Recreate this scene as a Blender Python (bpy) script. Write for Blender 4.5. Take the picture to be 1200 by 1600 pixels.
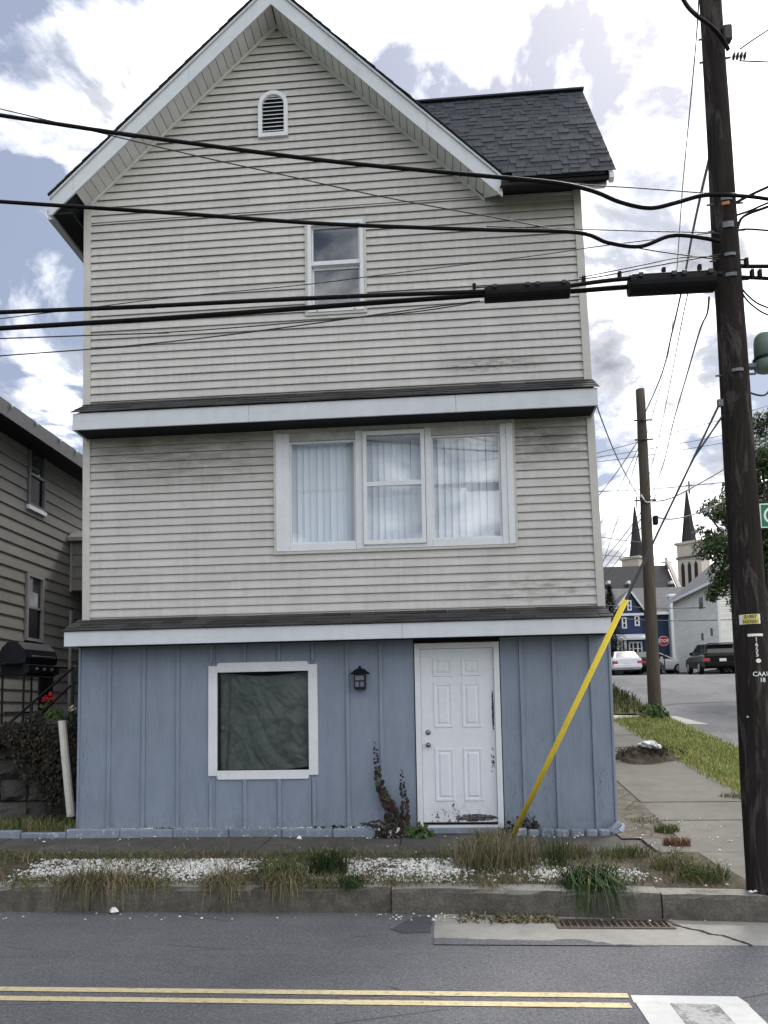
import bpy, math, random
from mathutils import Vector, Matrix

for o in list(bpy.data.objects): bpy.data.objects.remove(o)
scene = bpy.context.scene
col = scene.collection
R = math.radians
RND = random.Random(7)

# ------------------------------------------------------------------ camera
FPX, PY = 1200.0, 1013.0
CAM = Vector((0, -8.76, 1.6))
_yaw, _pit, _rol = R(4.46), R(4.9), R(1.0)
_f0 = Vector((-math.sin(_yaw), math.cos(_yaw), 0)); _r0 = Vector((math.cos(_yaw), math.sin(_yaw), 0)); _u0 = Vector((0, 0, 1))
cf = _f0*math.cos(_pit) + _u0*math.sin(_pit); _u = _u0*math.cos(_pit) - _f0*math.sin(_pit)
cr = _r0*math.cos(_rol) - _u*math.sin(_rol); cu = _u*math.cos(_rol) + _r0*math.sin(_rol)
cam = bpy.data.cameras.new('camera'); camo = bpy.data.objects.new('camera', cam); col.objects.link(camo)
camo.matrix_world = Matrix(((cr.x, cu.x, -cf.x, CAM.x), (cr.y, cu.y, -cf.y, CAM.y), (cr.z, cu.z, -cf.z, CAM.z), (0, 0, 0, 1)))
cam.sensor_fit = 'VERTICAL'; cam.sensor_height = 36; cam.lens = FPX/1600*36; cam.shift_y = (PY-800)/1600
cam.clip_start = .05; cam.clip_end = 3000
scene.camera = camo

# ------------------------------------------------------------------ sky, sun, exposure
SUN_EL, SUN_AZ = R(52), R(28)          # azimuth from +Y towards +X
world = bpy.data.worlds.new('World'); scene.world = world; world.use_nodes = True
nt = world.node_tree; nt.nodes.clear()
def wn(t, **k):
    n = nt.nodes.new(t)
    for a, b in k.items(): setattr(n, a, b)
    return n
sky = wn('ShaderNodeTexSky', sky_type='NISHITA', sun_disc=False, sun_elevation=SUN_EL, sun_rotation=SUN_AZ, air_density=1.0, dust_density=2.0)
tc = wn('ShaderNodeTexCoord'); sep = wn('ShaderNodeSeparateXYZ'); nt.links.new(tc.outputs['Generated'], sep.inputs[0])
def wmath(op, a, b=None, clamp=False):
    n = wn('ShaderNodeMath', operation=op, use_clamp=clamp)
    for i, v in enumerate((a, b)):
        if v is None: continue
        if isinstance(v, (int, float)): n.inputs[i].default_value = v
        else: nt.links.new(v, n.inputs[i])
    return n.outputs[0]
zc = wmath('ADD', wmath('MAXIMUM', sep.outputs['Z'], 0.0), 0.32)
cx = wmath('DIVIDE', sep.outputs['X'], zc); cy_ = wmath('DIVIDE', sep.outputs['Y'], zc)
comb = wn('ShaderNodeCombineXYZ'); nt.links.new(cx, comb.inputs[0]); nt.links.new(cy_, comb.inputs[1]); comb.inputs[2].default_value = 3.7
def wnoise(scale, detail, rough, dist=0.0, off=(0, 0, 0)):
    mp = wn('ShaderNodeMapping'); mp.inputs['Location'].default_value = off; nt.links.new(comb.outputs[0], mp.inputs[0])
    n = wn('ShaderNodeTexNoise'); n.inputs['Scale'].default_value = scale; n.inputs['Detail'].default_value = detail
    n.inputs['Roughness'].default_value = rough; n.inputs['Distortion'].default_value = dist
    nt.links.new(mp.outputs[0], n.inputs['Vector']); return n.outputs['Fac']
CL_OFF = (0.35, 1.3, 0.0)
def ramp(src, stops):
    r = wn('ShaderNodeValToRGB'); e = r.color_ramp.elements
    while len(e) < len(stops): e.new(.5)
    for el, (p, c) in zip(e, stops): el.position = p; el.color = c if len(c) == 4 else (*c, 1)
    nt.links.new(src, r.inputs[0]); return r.outputs['Color']
n1 = wnoise(3.0, 9, .58, .35, CL_OFF)
n2 = wnoise(2.3, 8, .6, .4, (4.1, 2.7, 1.0))
# more cloud towards +X as in the photograph
bias = wmath('MULTIPLY', sep.outputs['X'], .14)
mask = ramp(wmath('ADD', n1, bias), [(.43, (0, 0, 0)), (.53, (1, 1, 1))])
cloudcol = ramp(n2, [(.36, (1.9, 2.0, 2.3)), (.43, (3.6, 3.7, 4.0)), (.49, (9.5, 9.6, 9.8)), (.57, (15.5, 15.5, 15.5))])
mx = wn('ShaderNodeMix', data_type='RGBA'); nt.links.new(mask, mx.inputs['Factor'])
veil = wn('ShaderNodeMix', data_type='RGBA'); veil.inputs['Factor'].default_value = .80; nt.links.new(sky.outputs[0], veil.inputs['A'])
veil.inputs['B'].default_value = (1.6, 1.82, 2.4, 1)
nt.links.new(veil.outputs['Result'], mx.inputs['A']); nt.links.new(cloudcol, mx.inputs['B'])
bg = wn('ShaderNodeBackground'); bg.inputs['Strength'].default_value = .10; nt.links.new(mx.outputs['Result'], bg.inputs['Color'])
wo = wn('ShaderNodeOutputWorld'); nt.links.new(bg.outputs[0], wo.inputs[0])
sl = bpy.data.lights.new('sun', 'SUN'); sl.energy = 1.3; sl.angle = R(12); sl.color = (1, .96, .9)
so = bpy.data.objects.new('sun', sl); col.objects.link(so)
sd = Vector((math.sin(SUN_AZ)*math.cos(SUN_EL), math.cos(SUN_AZ)*math.cos(SUN_EL), math.sin(SUN_EL)))
so.rotation_euler = sd.to_track_quat('Z', 'Y').to_euler()
vs = scene.view_settings; vs.view_transform = 'Standard'; vs.look = 'None'; vs.exposure = 1.12; vs.gamma = 1; vs.use_curve_mapping = False

# ------------------------------------------------------------------ measuring helpers: a picture point at a known real depth / side plane / height
def _ray(px, py): return cf + cr*((px-600)/FPX) + cu*((PY-py)/FPX)
def at(px, py, Y):
    d = _ray(px, py); return CAM + d*((Y-CAM.y)/d.y)
def atX(px, py, X):
    d = _ray(px, py); return CAM + d*((X-CAM.x)/d.x)

# ------------------------------------------------------------------ materials
def lin(c): return tuple(((v/255)/12.92 if v/255 <= .04045 else ((v/255+.055)/1.055)**2.4) for v in c)
class Mat:
    def __init__(s, name, color, rough=.6, metal=0, spec=.18):
        s.m = bpy.data.materials.new(name); s.m.use_nodes = True; s.t = s.m.node_tree
        s.b = s.t.nodes['Principled BSDF']; s.b.inputs['Roughness'].default_value = rough; s.b.inputs['Metallic'].default_value = metal
        s.b.inputs['Specular IOR Level'].default_value = spec
        rgb = s.n('ShaderNodeRGB'); rgb.outputs[0].default_value = (*color, 1); s.c = rgb.outputs[0]
        s.geo = s.n('ShaderNodeNewGeometry'); s.pos = s.geo.outputs['Position']; s.h = None
    def n(s, t, **k):
        nd = s.t.nodes.new(t)
        for a, b in k.items(): setattr(nd, a, b)
        return nd
    def link(s, a, b): s.t.links.new(a, b)
    def math(s, op, a, b=None, clamp=False):
        nd = s.n('ShaderNodeMath', operation=op, use_clamp=clamp)
        for i, v in enumerate((a, b)):
            if v is None: continue
            if isinstance(v, (int, float)): nd.inputs[i].default_value = v
            else: s.link(v, nd.inputs[i])
        return nd.outputs[0]
    def noise(s, scale=5, detail=4, rough=.55, stretch=(1, 1, 1), off=(0, 0, 0), dist=0):
        mp = s.n('ShaderNodeMapping'); mp.inputs['Scale'].default_value = stretch; mp.inputs['Location'].default_value = off; s.link(s.pos, mp.inputs[0])
        nd = s.n('ShaderNodeTexNoise'); nd.inputs['Scale'].default_value = scale; nd.inputs['Detail'].default_value = detail
        nd.inputs['Roughness'].default_value = rough; nd.inputs['Distortion'].default_value = dist; s.link(mp.outputs[0], nd.inputs['Vector']); return nd.outputs['Fac']
    def voro(s, scale, stretch=(1, 1, 1), feature='F1'):
        mp = s.n('ShaderNodeMapping'); mp.inputs['Scale'].default_value = stretch; s.link(s.pos, mp.inputs[0])
        nd = s.n('ShaderNodeTexVoronoi', feature=feature); nd.inputs['Scale'].default_value = scale; s.link(mp.outputs[0], nd.inputs['Vector']); return nd
    def ramp(s, src, a, b, va=0, vb=1):
        nd = s.n('ShaderNodeMapRange'); s.link(src, nd.inputs[0])
        for i, v in zip((1, 2, 3, 4), (a, b, va, vb)): nd.inputs[i].default_value = v
        return nd.outputs[0]
    def mix(s, fac, color, mode='MIX'):
        nd = s.n('ShaderNodeMix', data_type='RGBA', blend_type=mode)
        if isinstance(fac, (int, float)): nd.inputs['Factor'].default_value = fac
        else: s.link(fac, nd.inputs['Factor'])
        s.link(s.c, nd.inputs['A'])
        if isinstance(color, tuple): nd.inputs['B'].default_value = (*color, 1)
        else: s.link(color, nd.inputs['B'])
        s.c = nd.outputs['Result']; return s
    def value(s, src):           # multiply colour by a value socket
        nd = s.n('ShaderNodeVectorMath', operation='SCALE'); s.link(s.c, nd.inputs[0]); s.link(src, nd.inputs['Scale']); s.c = nd.outputs[0]; return s
    def vary(s, scale, amt, stretch=(1, 1, 1), detail=4, off=(0, 0, 0)): return s.value(s.ramp(s.noise(scale, detail, .6, stretch, off), .25, .75, 1-amt, 1+amt))
    def rnd(s, amt):
        oi = s.n('ShaderNodeObjectInfo'); return s.value(s.ramp(oi.outputs['Random'], 0, 1, 1-amt, 1+amt))
    def island(s, amt):
        return s.value(s.ramp(s.geo.outputs['Random Per Island'], 0, 1, 1-amt, 1+amt))
    def bump(s, src, strength=.3, dist=.01):
        nd = s.n('ShaderNodeBump'); nd.inputs['Strength'].default_value = strength; nd.inputs['Distance'].default_value = dist; s.link(src, nd.inputs['Height'])
        if s.h is not None: s.link(s.h, nd.inputs['Normal'])
        s.h = nd.outputs[0]; return s
    def blob(s, cx, cz, rx, rz, cyv=None, ry=1):    # 1 in the middle of an ellipse in the facade plane, 0 outside
        sp = s.n('ShaderNodeSeparateXYZ'); s.link(s.pos, sp.inputs[0])
        a = s.math('POWER', s.math('DIVIDE', s.math('ABSOLUTE', s.math('SUBTRACT', sp.outputs[0], cx)), rx), 2)
        b = s.math('POWER', s.math('DIVIDE', s.math('ABSOLUTE', s.math('SUBTRACT', sp.outputs[2], cz)), rz), 2)
        return s.math('SUBTRACT', 1.0, s.math('ADD', a, b), clamp=True)
    def done(s):
        s.link(s.c, s.b.inputs['Base Color'])
        if s.h is not None: s.link(s.h, s.b.inputs['Normal'])
        return s.m
def simple(name, color, rough=.6, metal=0, vary=0, scale=6, spec=.18): 
    m = Mat(name, color, rough, metal, spec)
    if vary: m.vary(scale, vary)
    return m.done()

M = {}
# beige vinyl siding: faint streaks, dirt, mildew patches
m = Mat('siding_vinyl', (.49, .478, .462), .5)
m.rnd(.05).vary(1.3, .08).vary(9, .06, (.35, 1, 3)).vary(60, .03, (.15, 1, 1)).vary(7, .07, (2.2, 1, .12), 6)
m.mix(m.math('MULTIPLY', m.ramp(m.noise(7, 5, .7, (1.2, 1, .6)), .52, .75), .22), (.2, .19, .15))
st = m.math('MULTIPLY', m.blob(.62, 5.66, .75, .13), m.ramp(m.noise(20, 7, .8, (.5, 1, 2.2)), .40, .70), clamp=True)
m.mix(m.math('MULTIPLY', st, 1.1, clamp=True), (.07, .07, .06))
st = m.math('MULTIPLY', m.blob(1.15, 4.78, .75, .42), m.ramp(m.noise(3.5, 6, .75, (.5, 1, 2.0)), .32, .66), clamp=True)
m.mix(m.math('MULTIPLY', st, .95, clamp=True), (.085, .083, .075))
st = m.math('MULTIPLY', m.blob(-3.1, 4.75, 1.6, .5), m.ramp(m.noise(3.2, 6, .75, (.5, 1, 2.2), (3, 0, 0)), .32, .68), clamp=True)
m.mix(m.math('MULTIPLY', st, 1.0, clamp=True), (.12, .115, .10))
st = m.math('MULTIPLY', m.blob(1.1, 3.0, .9, .2), m.ramp(m.noise(9, 4, .7, (.5, 1, 2.5), (3, 5, 0)), .46, .68), clamp=True)
m.mix(m.math('MULTIPLY', st, .7, clamp=True), (.12, .11, .09))
# scratches left by vines near the bottom of the middle storey
vr = m.ramp(m.noise(11, 3, .5, (.5, 1, 1.6), (2, 1, 7), 2.5), .495, .505); vr2 = m.ramp(m.noise(11, 3, .5, (.5, 1, 1.6), (2, 1, 7), 2.5), .512, .502)
zz = m.n('ShaderNodeSeparateXYZ'); m.link(m.pos, zz.inputs[0])
band = m.math('MULTIPLY', m.ramp(zz.outputs[2], 3.45, 3.2), m.ramp(zz.outputs[2], 2.7, 2.9))
m.mix(m.math('MULTIPLY', m.math('MULTIPLY', m.math('MULTIPLY', vr, vr2), m.ramp(m.noise(2.2, 2), .5, .6)), m.math('MULTIPLY', band, .65)), (.13, .11, .08))
m.bump(m.noise(90, 3, .5, (.1, 1, 1)), .08, .004); M['siding'] = m.done()
m = Mat('trim_beige', (.485, .475, .445), .5); m.vary(2, .08).vary(14, .06); M['trim_beige'] = m.done()
m = Mat('fascia_aluminium', (.53, .56, .60), .38, 0, .5); m.vary(1.5, .05).vary(9, .05, (1, 1, .5)); m.mix(m.math('MULTIPLY', m.ramp(m.noise(5, 5, .7), .56, .78), .3), (.3, .3, .29)); M['fascia'] = m.done()
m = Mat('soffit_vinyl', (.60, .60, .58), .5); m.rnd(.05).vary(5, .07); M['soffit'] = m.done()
m = Mat('shaded_soffit', (.013, .013, .015), .7); m.vary(6, .12); M['soffit_shade'] = m.done()  # shade under eaves and pent roofs is put into this near-black colour
m = Mat('white_vinyl', (.64, .66, .69), .35); m.vary(4, .05).vary(25, .05); m.mix(m.math('MULTIPLY', m.ramp(m.noise(12, 5, .7), .58, .75), .25), (.35, .34, .31)); M['white'] = m.done()
# blue painted boards with bare patches
m = Mat('blue_paint', (.20, .238, .302), .6)
m.vary(1.1, .10).vary(3.5, .06, (1, 1, .4)).vary(20, .06, (3, 1, .25)).vary(70, .05, (2, 1, .3)).rnd(.03)
m.mix(m.math('MULTIPLY', m.ramp(m.noise(3, 6, .75, (1.5, 1, .5)), .5, .72), .35), (.26, .30, .37))
m.mix(m.math('MULTIPLY', m.ramp(m.noise(2.2, 6, .75, (2.5, 1, .35), (4, 0, 2)), .52, .72), .35), (.12, .15, .20))
m.mix(m.ramp(m.noise(33, 3, .6), .755, .775, 0, .7), (.05, .055, .065))
for (bx_, bz_, rx, rz, off, q) in ((-3.95, 1.9, .35, .6, 1, .45), (-4.2, 1.2, .12, 1.0, 6, .7), (1.12, .85, .09, .75, 2, .9), (.85, 1.0, .5, .9, 3, .5), (1.7, .75, .2, .3, 4, .8), (.8, .45, .45, .2, 5, .8)):
    st = m.math('MULTIPLY', m.blob(bx_, bz_, rx, rz), m.ramp(m.noise(42, 6, .8, (1.8, 1, .3), (off*3.3, 0, off)), .56, .66), clamp=True)
    m.mix(m.math('MULTIPLY', st, 1.3*q, clamp=True), (.055, .06, .07))
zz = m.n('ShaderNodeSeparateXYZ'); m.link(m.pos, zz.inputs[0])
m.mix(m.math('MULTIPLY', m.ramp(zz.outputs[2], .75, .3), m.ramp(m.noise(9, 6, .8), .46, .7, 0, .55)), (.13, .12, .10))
m.mix(m.ramp(m.noise(16, 6, .75, (3, 1, .1), (1, 0, 9)), .58, .70, 0, .4), (.30, .34, .40))
m.bump(m.noise(50, 4, .6, (2, 1, .12)), .25, .004); M['blue'] = m.done()
m = Mat('painted_edging', (.185, .215, .262), .6); m.rnd(.12).vary(5, .15).vary(40, .1); m.mix(m.math('MULTIPLY', m.ramp(m.noise(16, 5, .7), .57, .66), .6), (.5, .52, .52)); m.mix(m.ramp(m.noise(19, 5, .7, (1, 1, 1), (5, 0, 0)), .62, .7, 0, .7), (.09, .09, .08)); m.bump(m.noise(60, 4), .3, .005); M['edging'] = m.done()
# shingles
m = Mat('asphalt_shingle', (.038, .043, .053), .85); m.rnd(.20).vary(3, .12).vary(140, .35); m.bump(m.noise(220, 2), .5, .003); M['shingle'] = m.done()
m = Mat('weathered_shingle', (.046, .045, .045), .9); m.rnd(.3).vary(4, .25).vary(140, .3); m.bump(m.noise(200, 2), .5, .003); M['shingle_old'] = m.done()
# door
m = Mat('door_paint', (.64, .67, .71), .38); m.vary(3, .04).vary(18, .04)
for (bx_, bz_, rx, rz, th) in ((.30, .43, .30, .05, .44), (.535, 1.62, .016, .30, .47), (.52, 1.05, .04, .22, .58), (.0, .45, .35, .2, .62)):
    st = m.ramp(m.math('MULTIPLY', m.blob(bx_, bz_, rx, rz), m.ramp(m.noise(22, 5, .7), th-.12, th+.12)), .22, .3)
    m.mix(st, (.035, .033, .035))
m.mix(m.math('MULTIPLY', m.blob(.13, .4, .5, .3), m.ramp(m.noise(12, 5, .7), .45, .7, 0, .7)), (.33, .3, .27)); M['door'] = m.done()
# ground materials
m = Mat('asphalt', (.125, .126, .136), .9); m.vary(.5, .13).vary(3, .10).vary(38, .30).vary(100, .34)
sp = m.voro(70); m.mix(m.ramp(sp.outputs['Distance'], .34, .14, 0, .6), (.30, .30, .315)); m.mix(m.ramp(m.noise(42, 3, .7), .57, .66, 0, .6), (.045, .045, .05))
m.mix(m.math('MULTIPLY', m.ramp(m.noise(.8, 5, .7, (.35, 1.8, 1)), .5, .72), .35), (.085, .086, .094)); m.mix(m.math('MULTIPLY', m.ramp(m.noise(1.6, 5, .7, (.2, 2.5, 1), (7, 0, 0)), .5, .75), .3), (.17, .17, .178))
m.bump(m.noise(90, 4), .7, .008); ve = m.voro(.55, (.6, 1.6, 1), 'DISTANCE_TO_EDGE'); m.mix(m.math('MULTIPLY', m.ramp(ve.outputs['Distance'], .006, .002), m.ramp(m.noise(1.3, 3), .52, .56, 0, .7)), (.035, .035, .038)); M['asphalt'] = m.done()
m = Mat('asphalt_patch', (.075, .075, .082), .9); m.vary(60, .3); m.bump(m.noise(110, 3), .6, .006); M['patch'] = m.done()
m = Mat('side_asphalt', (.15, .15, .155), .9); m.vary(.5, .12).vary(80, .2); m.mix(m.ramp(m.noise(.7, 6, .7, (1, .4, 1)), .5, .53, 0, .35), (.07, .07, .075)); m.bump(m.noise(110, 3), .5, .006); M['asphalt2'] = m.done()
def conc(name, c, v=.12):
    m = Mat(name, c, .85); m.rnd(.05).vary(1.2, v).vary(7, v).vary(70, .12); m.mix(m.math('MULTIPLY', m.ramp(m.noise(3, 6, .75), .5, .7), .45), tuple(x*.55 for x in c)); m.mix(m.ramp(m.noise(40, 3), .66, .74, 0, .4), tuple(x*.4 for x in c)); m.bump(m.noise(80, 4), .4, .005); return m.done()
M['conc'] = conc('concrete', (.145, .138, .12)); M['conc_dark'] = conc('dark_concrete', (.085, .08, .075), .25); M['conc_light'] = conc('gutter_concrete', (.27, .262, .24)); M['conc_drive'] = conc('driveway_concrete', (.34, .335, .31))
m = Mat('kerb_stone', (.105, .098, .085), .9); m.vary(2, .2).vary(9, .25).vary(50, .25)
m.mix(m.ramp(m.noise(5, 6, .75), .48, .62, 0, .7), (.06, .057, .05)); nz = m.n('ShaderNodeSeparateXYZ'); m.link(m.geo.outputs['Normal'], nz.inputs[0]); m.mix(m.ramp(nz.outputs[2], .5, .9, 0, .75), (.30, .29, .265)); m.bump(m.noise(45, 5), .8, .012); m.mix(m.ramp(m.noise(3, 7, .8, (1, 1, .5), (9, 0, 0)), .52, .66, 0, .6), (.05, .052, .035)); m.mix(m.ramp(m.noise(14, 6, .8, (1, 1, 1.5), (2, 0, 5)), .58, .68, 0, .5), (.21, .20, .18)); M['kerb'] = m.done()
m = Mat('soil', (.075, .062, .046), .95); m.vary(3, .3).vary(25, .4); m.mix(m.ramp(m.noise(6, 5), .5, .65, 0, .6), (.13, .11, .075)); m.bump(m.noise(40, 5), .9, .02); M['soil'] = m.done()
m = Mat('lawn', (.10, .115, .045), .95); m.vary(.5, .2).vary(8, .35).vary(60, .4); m.bump(m.noise(60, 5), .9, .03); M['lawn'] = m.done()
m = Mat('light_lawn', (.19, .205, .065), .95); m.vary(1.5, .25).vary(30, .35); m.bump(m.noise(60, 5), .9, .03); M['lawn_light'] = m.done()
m = Mat('yellow_paint', (.58, .49, .29), .7); m.vary(20, .12).vary(2, .1); m.mix(m.ramp(m.noise(38, 6, .8, (.6, 1.2, 1)), .545, .64, 0, .85), (.13, .13, .135)); M['yellow_line'] = m.done()
m = Mat('white_road_paint', (.55, .55, .535), .7); m.vary(14, .1); m.mix(m.ramp(m.noise(28, 6, .8), .60, .70, 0, .8), (.15, .15, .15)); M['white_line'] = m.done()
m = Mat('worn_road_paint', (.44, .44, .43), .8); m.vary(9, .15); m.mix(m.ramp(m.noise(9, 7, .8), .46, .58, 0, .85), (.13, .13, .135)); M['worn_line'] = m.done()
m = Mat('white_gravel', (.62, .615, .59), .85); m.island(.34).vary(2.5, .25).vary(25, .12); m.mix(m.ramp(m.noise(4, 5, .7), .52, .7, 0, .5), (.2, .18, .14)); M['gravel'] = m.done()
m = Mat('retaining_stone', (.055, .053, .05), .9); m.rnd(.3).vary(5, .3).vary(30, .3); m.bump(m.noise(18, 6), .9, .03); M['stone'] = m.done()
# plants
def leaf(name, c, v=.35, alt=None, share=.25):
    m = Mat(name, c, .7)
    if alt: m.mix(m.ramp(m.math('FRACT', m.math('MULTIPLY', m.geo.outputs['Random Per Island'], 7.31)), share+.01, share-.01), alt)
    m.island(v).vary(2.0, .2); return m.done()
M['grass_green'] = leaf('green_grass', (.075, .11, .032), .4, (.20, .165, .085), .22); M['grass_dark'] = leaf('dark_green_grass', (.030, .055, .018), .45, (.09, .10, .04), .15); M['grass_dry'] = leaf('dry_grass', (.19, .155, .095), .5, (.08, .09, .04), .40); M['grass_olive'] = leaf('olive_grass', (.095, .105, .04), .4, (.19, .15, .08), .3); M['grass_lawn'] = leaf('lawn_grass', (.23, .28, .085), .3, (.34, .30, .13), .3)
M['leaf_red'] = leaf('dark_red_leaf', (.034, .021, .020), .45, (.03, .035, .016), .3); M['leaf_green'] = leaf('weed_leaf', (.06, .10, .03)); M['leaf_tree'] = leaf('tree_leaf', (.055, .085, .03), .5); M['leaf_dark'] = leaf('dark_ivy_leaf', (.011, .015, .009), .5); M['leaf_brown'] = leaf('dead_leaf', (.038, .027, .02), .5); M['rust_weed'] = leaf('rusty_weed', (.17, .085, .045), .4)
M['conifer'] = leaf('conifer_needles', (.022, .034, .018), .4); M['red_flower'] = leaf('red_petal', (.5, .03, .04), .2); M['white_flower'] = leaf('pale_petal', (.6, .55, .4), .2)
m = Mat('bark', (.09, .075, .06), .95); m.vary(12, .3, (1, 1, .2)); M['bark'] = m.done()
m = Mat('pole_wood', (.026, .022, .021), .9); m.vary(3, .25, (3, 3, .35)).vary(18, .3, (2, 2, .12)); m.mix(m.ramp(m.noise(5, 6, .7, (1.6, 1.6, .35), dist=.6), .53, .60, 0, .6), (.09, .08, .074)); m.mix(m.ramp(m.noise(9, 5, .7, (2, 2, .1)), .58, .68, 0, .8), (.015, .013, .012)); m.bump(m.noise(26, 5, .6, (2.5, 2.5, .12)), .8, .012); m.b.inputs['Specular IOR Level'].default_value = .06; M['pole'] = m.done()
m = Mat('pole_wood_light', (.085, .07, .058), .9); m.vary(3, .25, (2, 2, .3)).vary(16, .3, (2, 2, .1)); m.bump(m.noise(20, 5, .6, (2, 2, .1)), .7, .012); M['pole2'] = m.done()
M['cable'] = simple('cable_black', (.006, .006, .007), .55, 0, 0, 6, .12); M['strand'] = simple('steel_strand', (.05, .05, .055), .5, .3); M['steel'] = simple('galvanised_steel', (.13, .135, .145), .5, .5, .15, 20); M['greycable'] = simple('cable_grey', (.05, .05, .06), .5)
M['rubber'] = simple('black_plastic', (.006, .006, .007), .55, 0, .2, 10, .12); M['blackmetal'] = simple('black_metal', (.012, .012, .014), .4, .2)
M['guard'] = (lambda m: (m.vary(6, .08), m.mix(m.ramp(m.noise(15, 5, .7), .6, .72, 0, .5), (.66, .50, .08)), m.done())[2])(Mat('yellow_plastic', (.88, .66, .07), .4))
M['green_metal'] = simple('grey_green_enamel', (.16, .22, .19), .4, 0, .1, 8); M['tagwhite'] = simple('tag_white', (.75, .75, .72), .5); M['tagyellow'] = simple('tag_yellow', (.68, .58, .10), .5, 0, .1, 30); M['ink'] = simple('tag_ink', (.05, .06, .03), .6); M['signgreen'] = simple('sign_green', (.01, .17, .09), .4); M['orange'] = simple('orange_marker', (.7, .25, .13), .5)
M['brass'] = simple('worn_nickel', (.20, .19, .18), .3, .8); M['lampglass'] = simple('frosted_lamp_glass', (.13, .15, .18), .3)
m = Mat('tarp', (.075, .087, .082), .45); m.vary(3, .15).vary(14, .12); M['tarp'] = m.done()
m = Mat('blind_fabric', (.74, .78, .82), .7); m.rnd(.07); M['blind'] = m.done()
M['interior'] = simple('dark_interior', (.03, .03, .035), .9)
def glass(name, refl, tint=(1, 1, 1), rough=0.0):
    m = bpy.data.materials.new(name); m.use_nodes = True; t = m.node_tree; t.nodes.clear()
    lw = t.nodes.new('ShaderNodeLayerWeight'); lw.inputs[0].default_value = .5
    pw = t.nodes.new('ShaderNodeMath'); pw.operation = 'POWER'; t.links.new(lw.outputs['Facing'], pw.inputs[0]); pw.inputs[1].default_value = 5
    mr = t.nodes.new('ShaderNodeMapRange'); t.links.new(pw.outputs[0], mr.inputs[0]); mr.inputs[3].default_value = refl; mr.inputs[4].default_value = 1
    tr = t.nodes.new('ShaderNodeBsdfTransparent'); tr.inputs[0].default_value = (*tint, 1); gl = t.nodes.new('ShaderNodeBsdfGlossy'); gl.inputs['Roughness'].default_value = rough
    gl.inputs[0].default_value = (.95, .97, 1, 1)
    mi = t.nodes.new('ShaderNodeMixShader'); o = t.nodes.new('ShaderNodeOutputMaterial')
    t.links.new(mr.outputs[0], mi.inputs[0]); t.links.new(tr.outputs[0], mi.inputs[1]); t.links.new(gl.outputs[0], mi.inputs[2]); t.links.new(mi.outputs[0], o.inputs[0]); return m
M['glass'] = glass('window_glass', .09, (.92, .94, .95)); M['glass_big'] = glass('picture_window_glass', .06, (.97, .98, .99)); M['glass_low'] = glass('dusty_window_glass', .004, (.95, .97, .97), 0)
M['carglass'] = simple('car_glass', (.008, .009, .010), .1, 0, 0, 6, .4)

# ------------------------------------------------------------------ mesh helpers
def link(name, mesh, parent=None, mat=None, loc=None):
    o = bpy.data.objects.new(name, mesh); col.objects.link(o)
    if mat is not None and not mesh.materials: mesh.materials.append(mat)
    if loc is not None: o.location = loc
    if parent is not None: setparent(o, parent)
    return o
def world_loc(p):
    v = Vector((0, 0, 0))
    m = Matrix.Identity(4); chain = []
    q = p
    while q is not None: chain.append(q); q = q.parent
    for q in reversed(chain): m = m @ q.matrix_parent_inverse @ q.matrix_basis
    return m
def setparent(o, p):
    o.parent = p; o.matrix_parent_inverse = world_loc(p).inverted()
def thing(name, label, cat, loc, group=None):
    o = bpy.data.objects.new(name, None); o.empty_display_size = .2; col.objects.link(o); o.location = loc
    tag(o, label, cat, group); return o
def tag(o, label, cat, group=None):
    o['label'] = label; o['category'] = cat
    if group: o['group'] = group
    return o
def structure(o, kind='structure'): o['kind'] = kind; return o
def root(name, loc, kind='structure'):
    o = bpy.data.objects.new(name, None); o.empty_display_size = .2; col.objects.link(o); o.location = loc; o['kind'] = kind; return o

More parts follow.
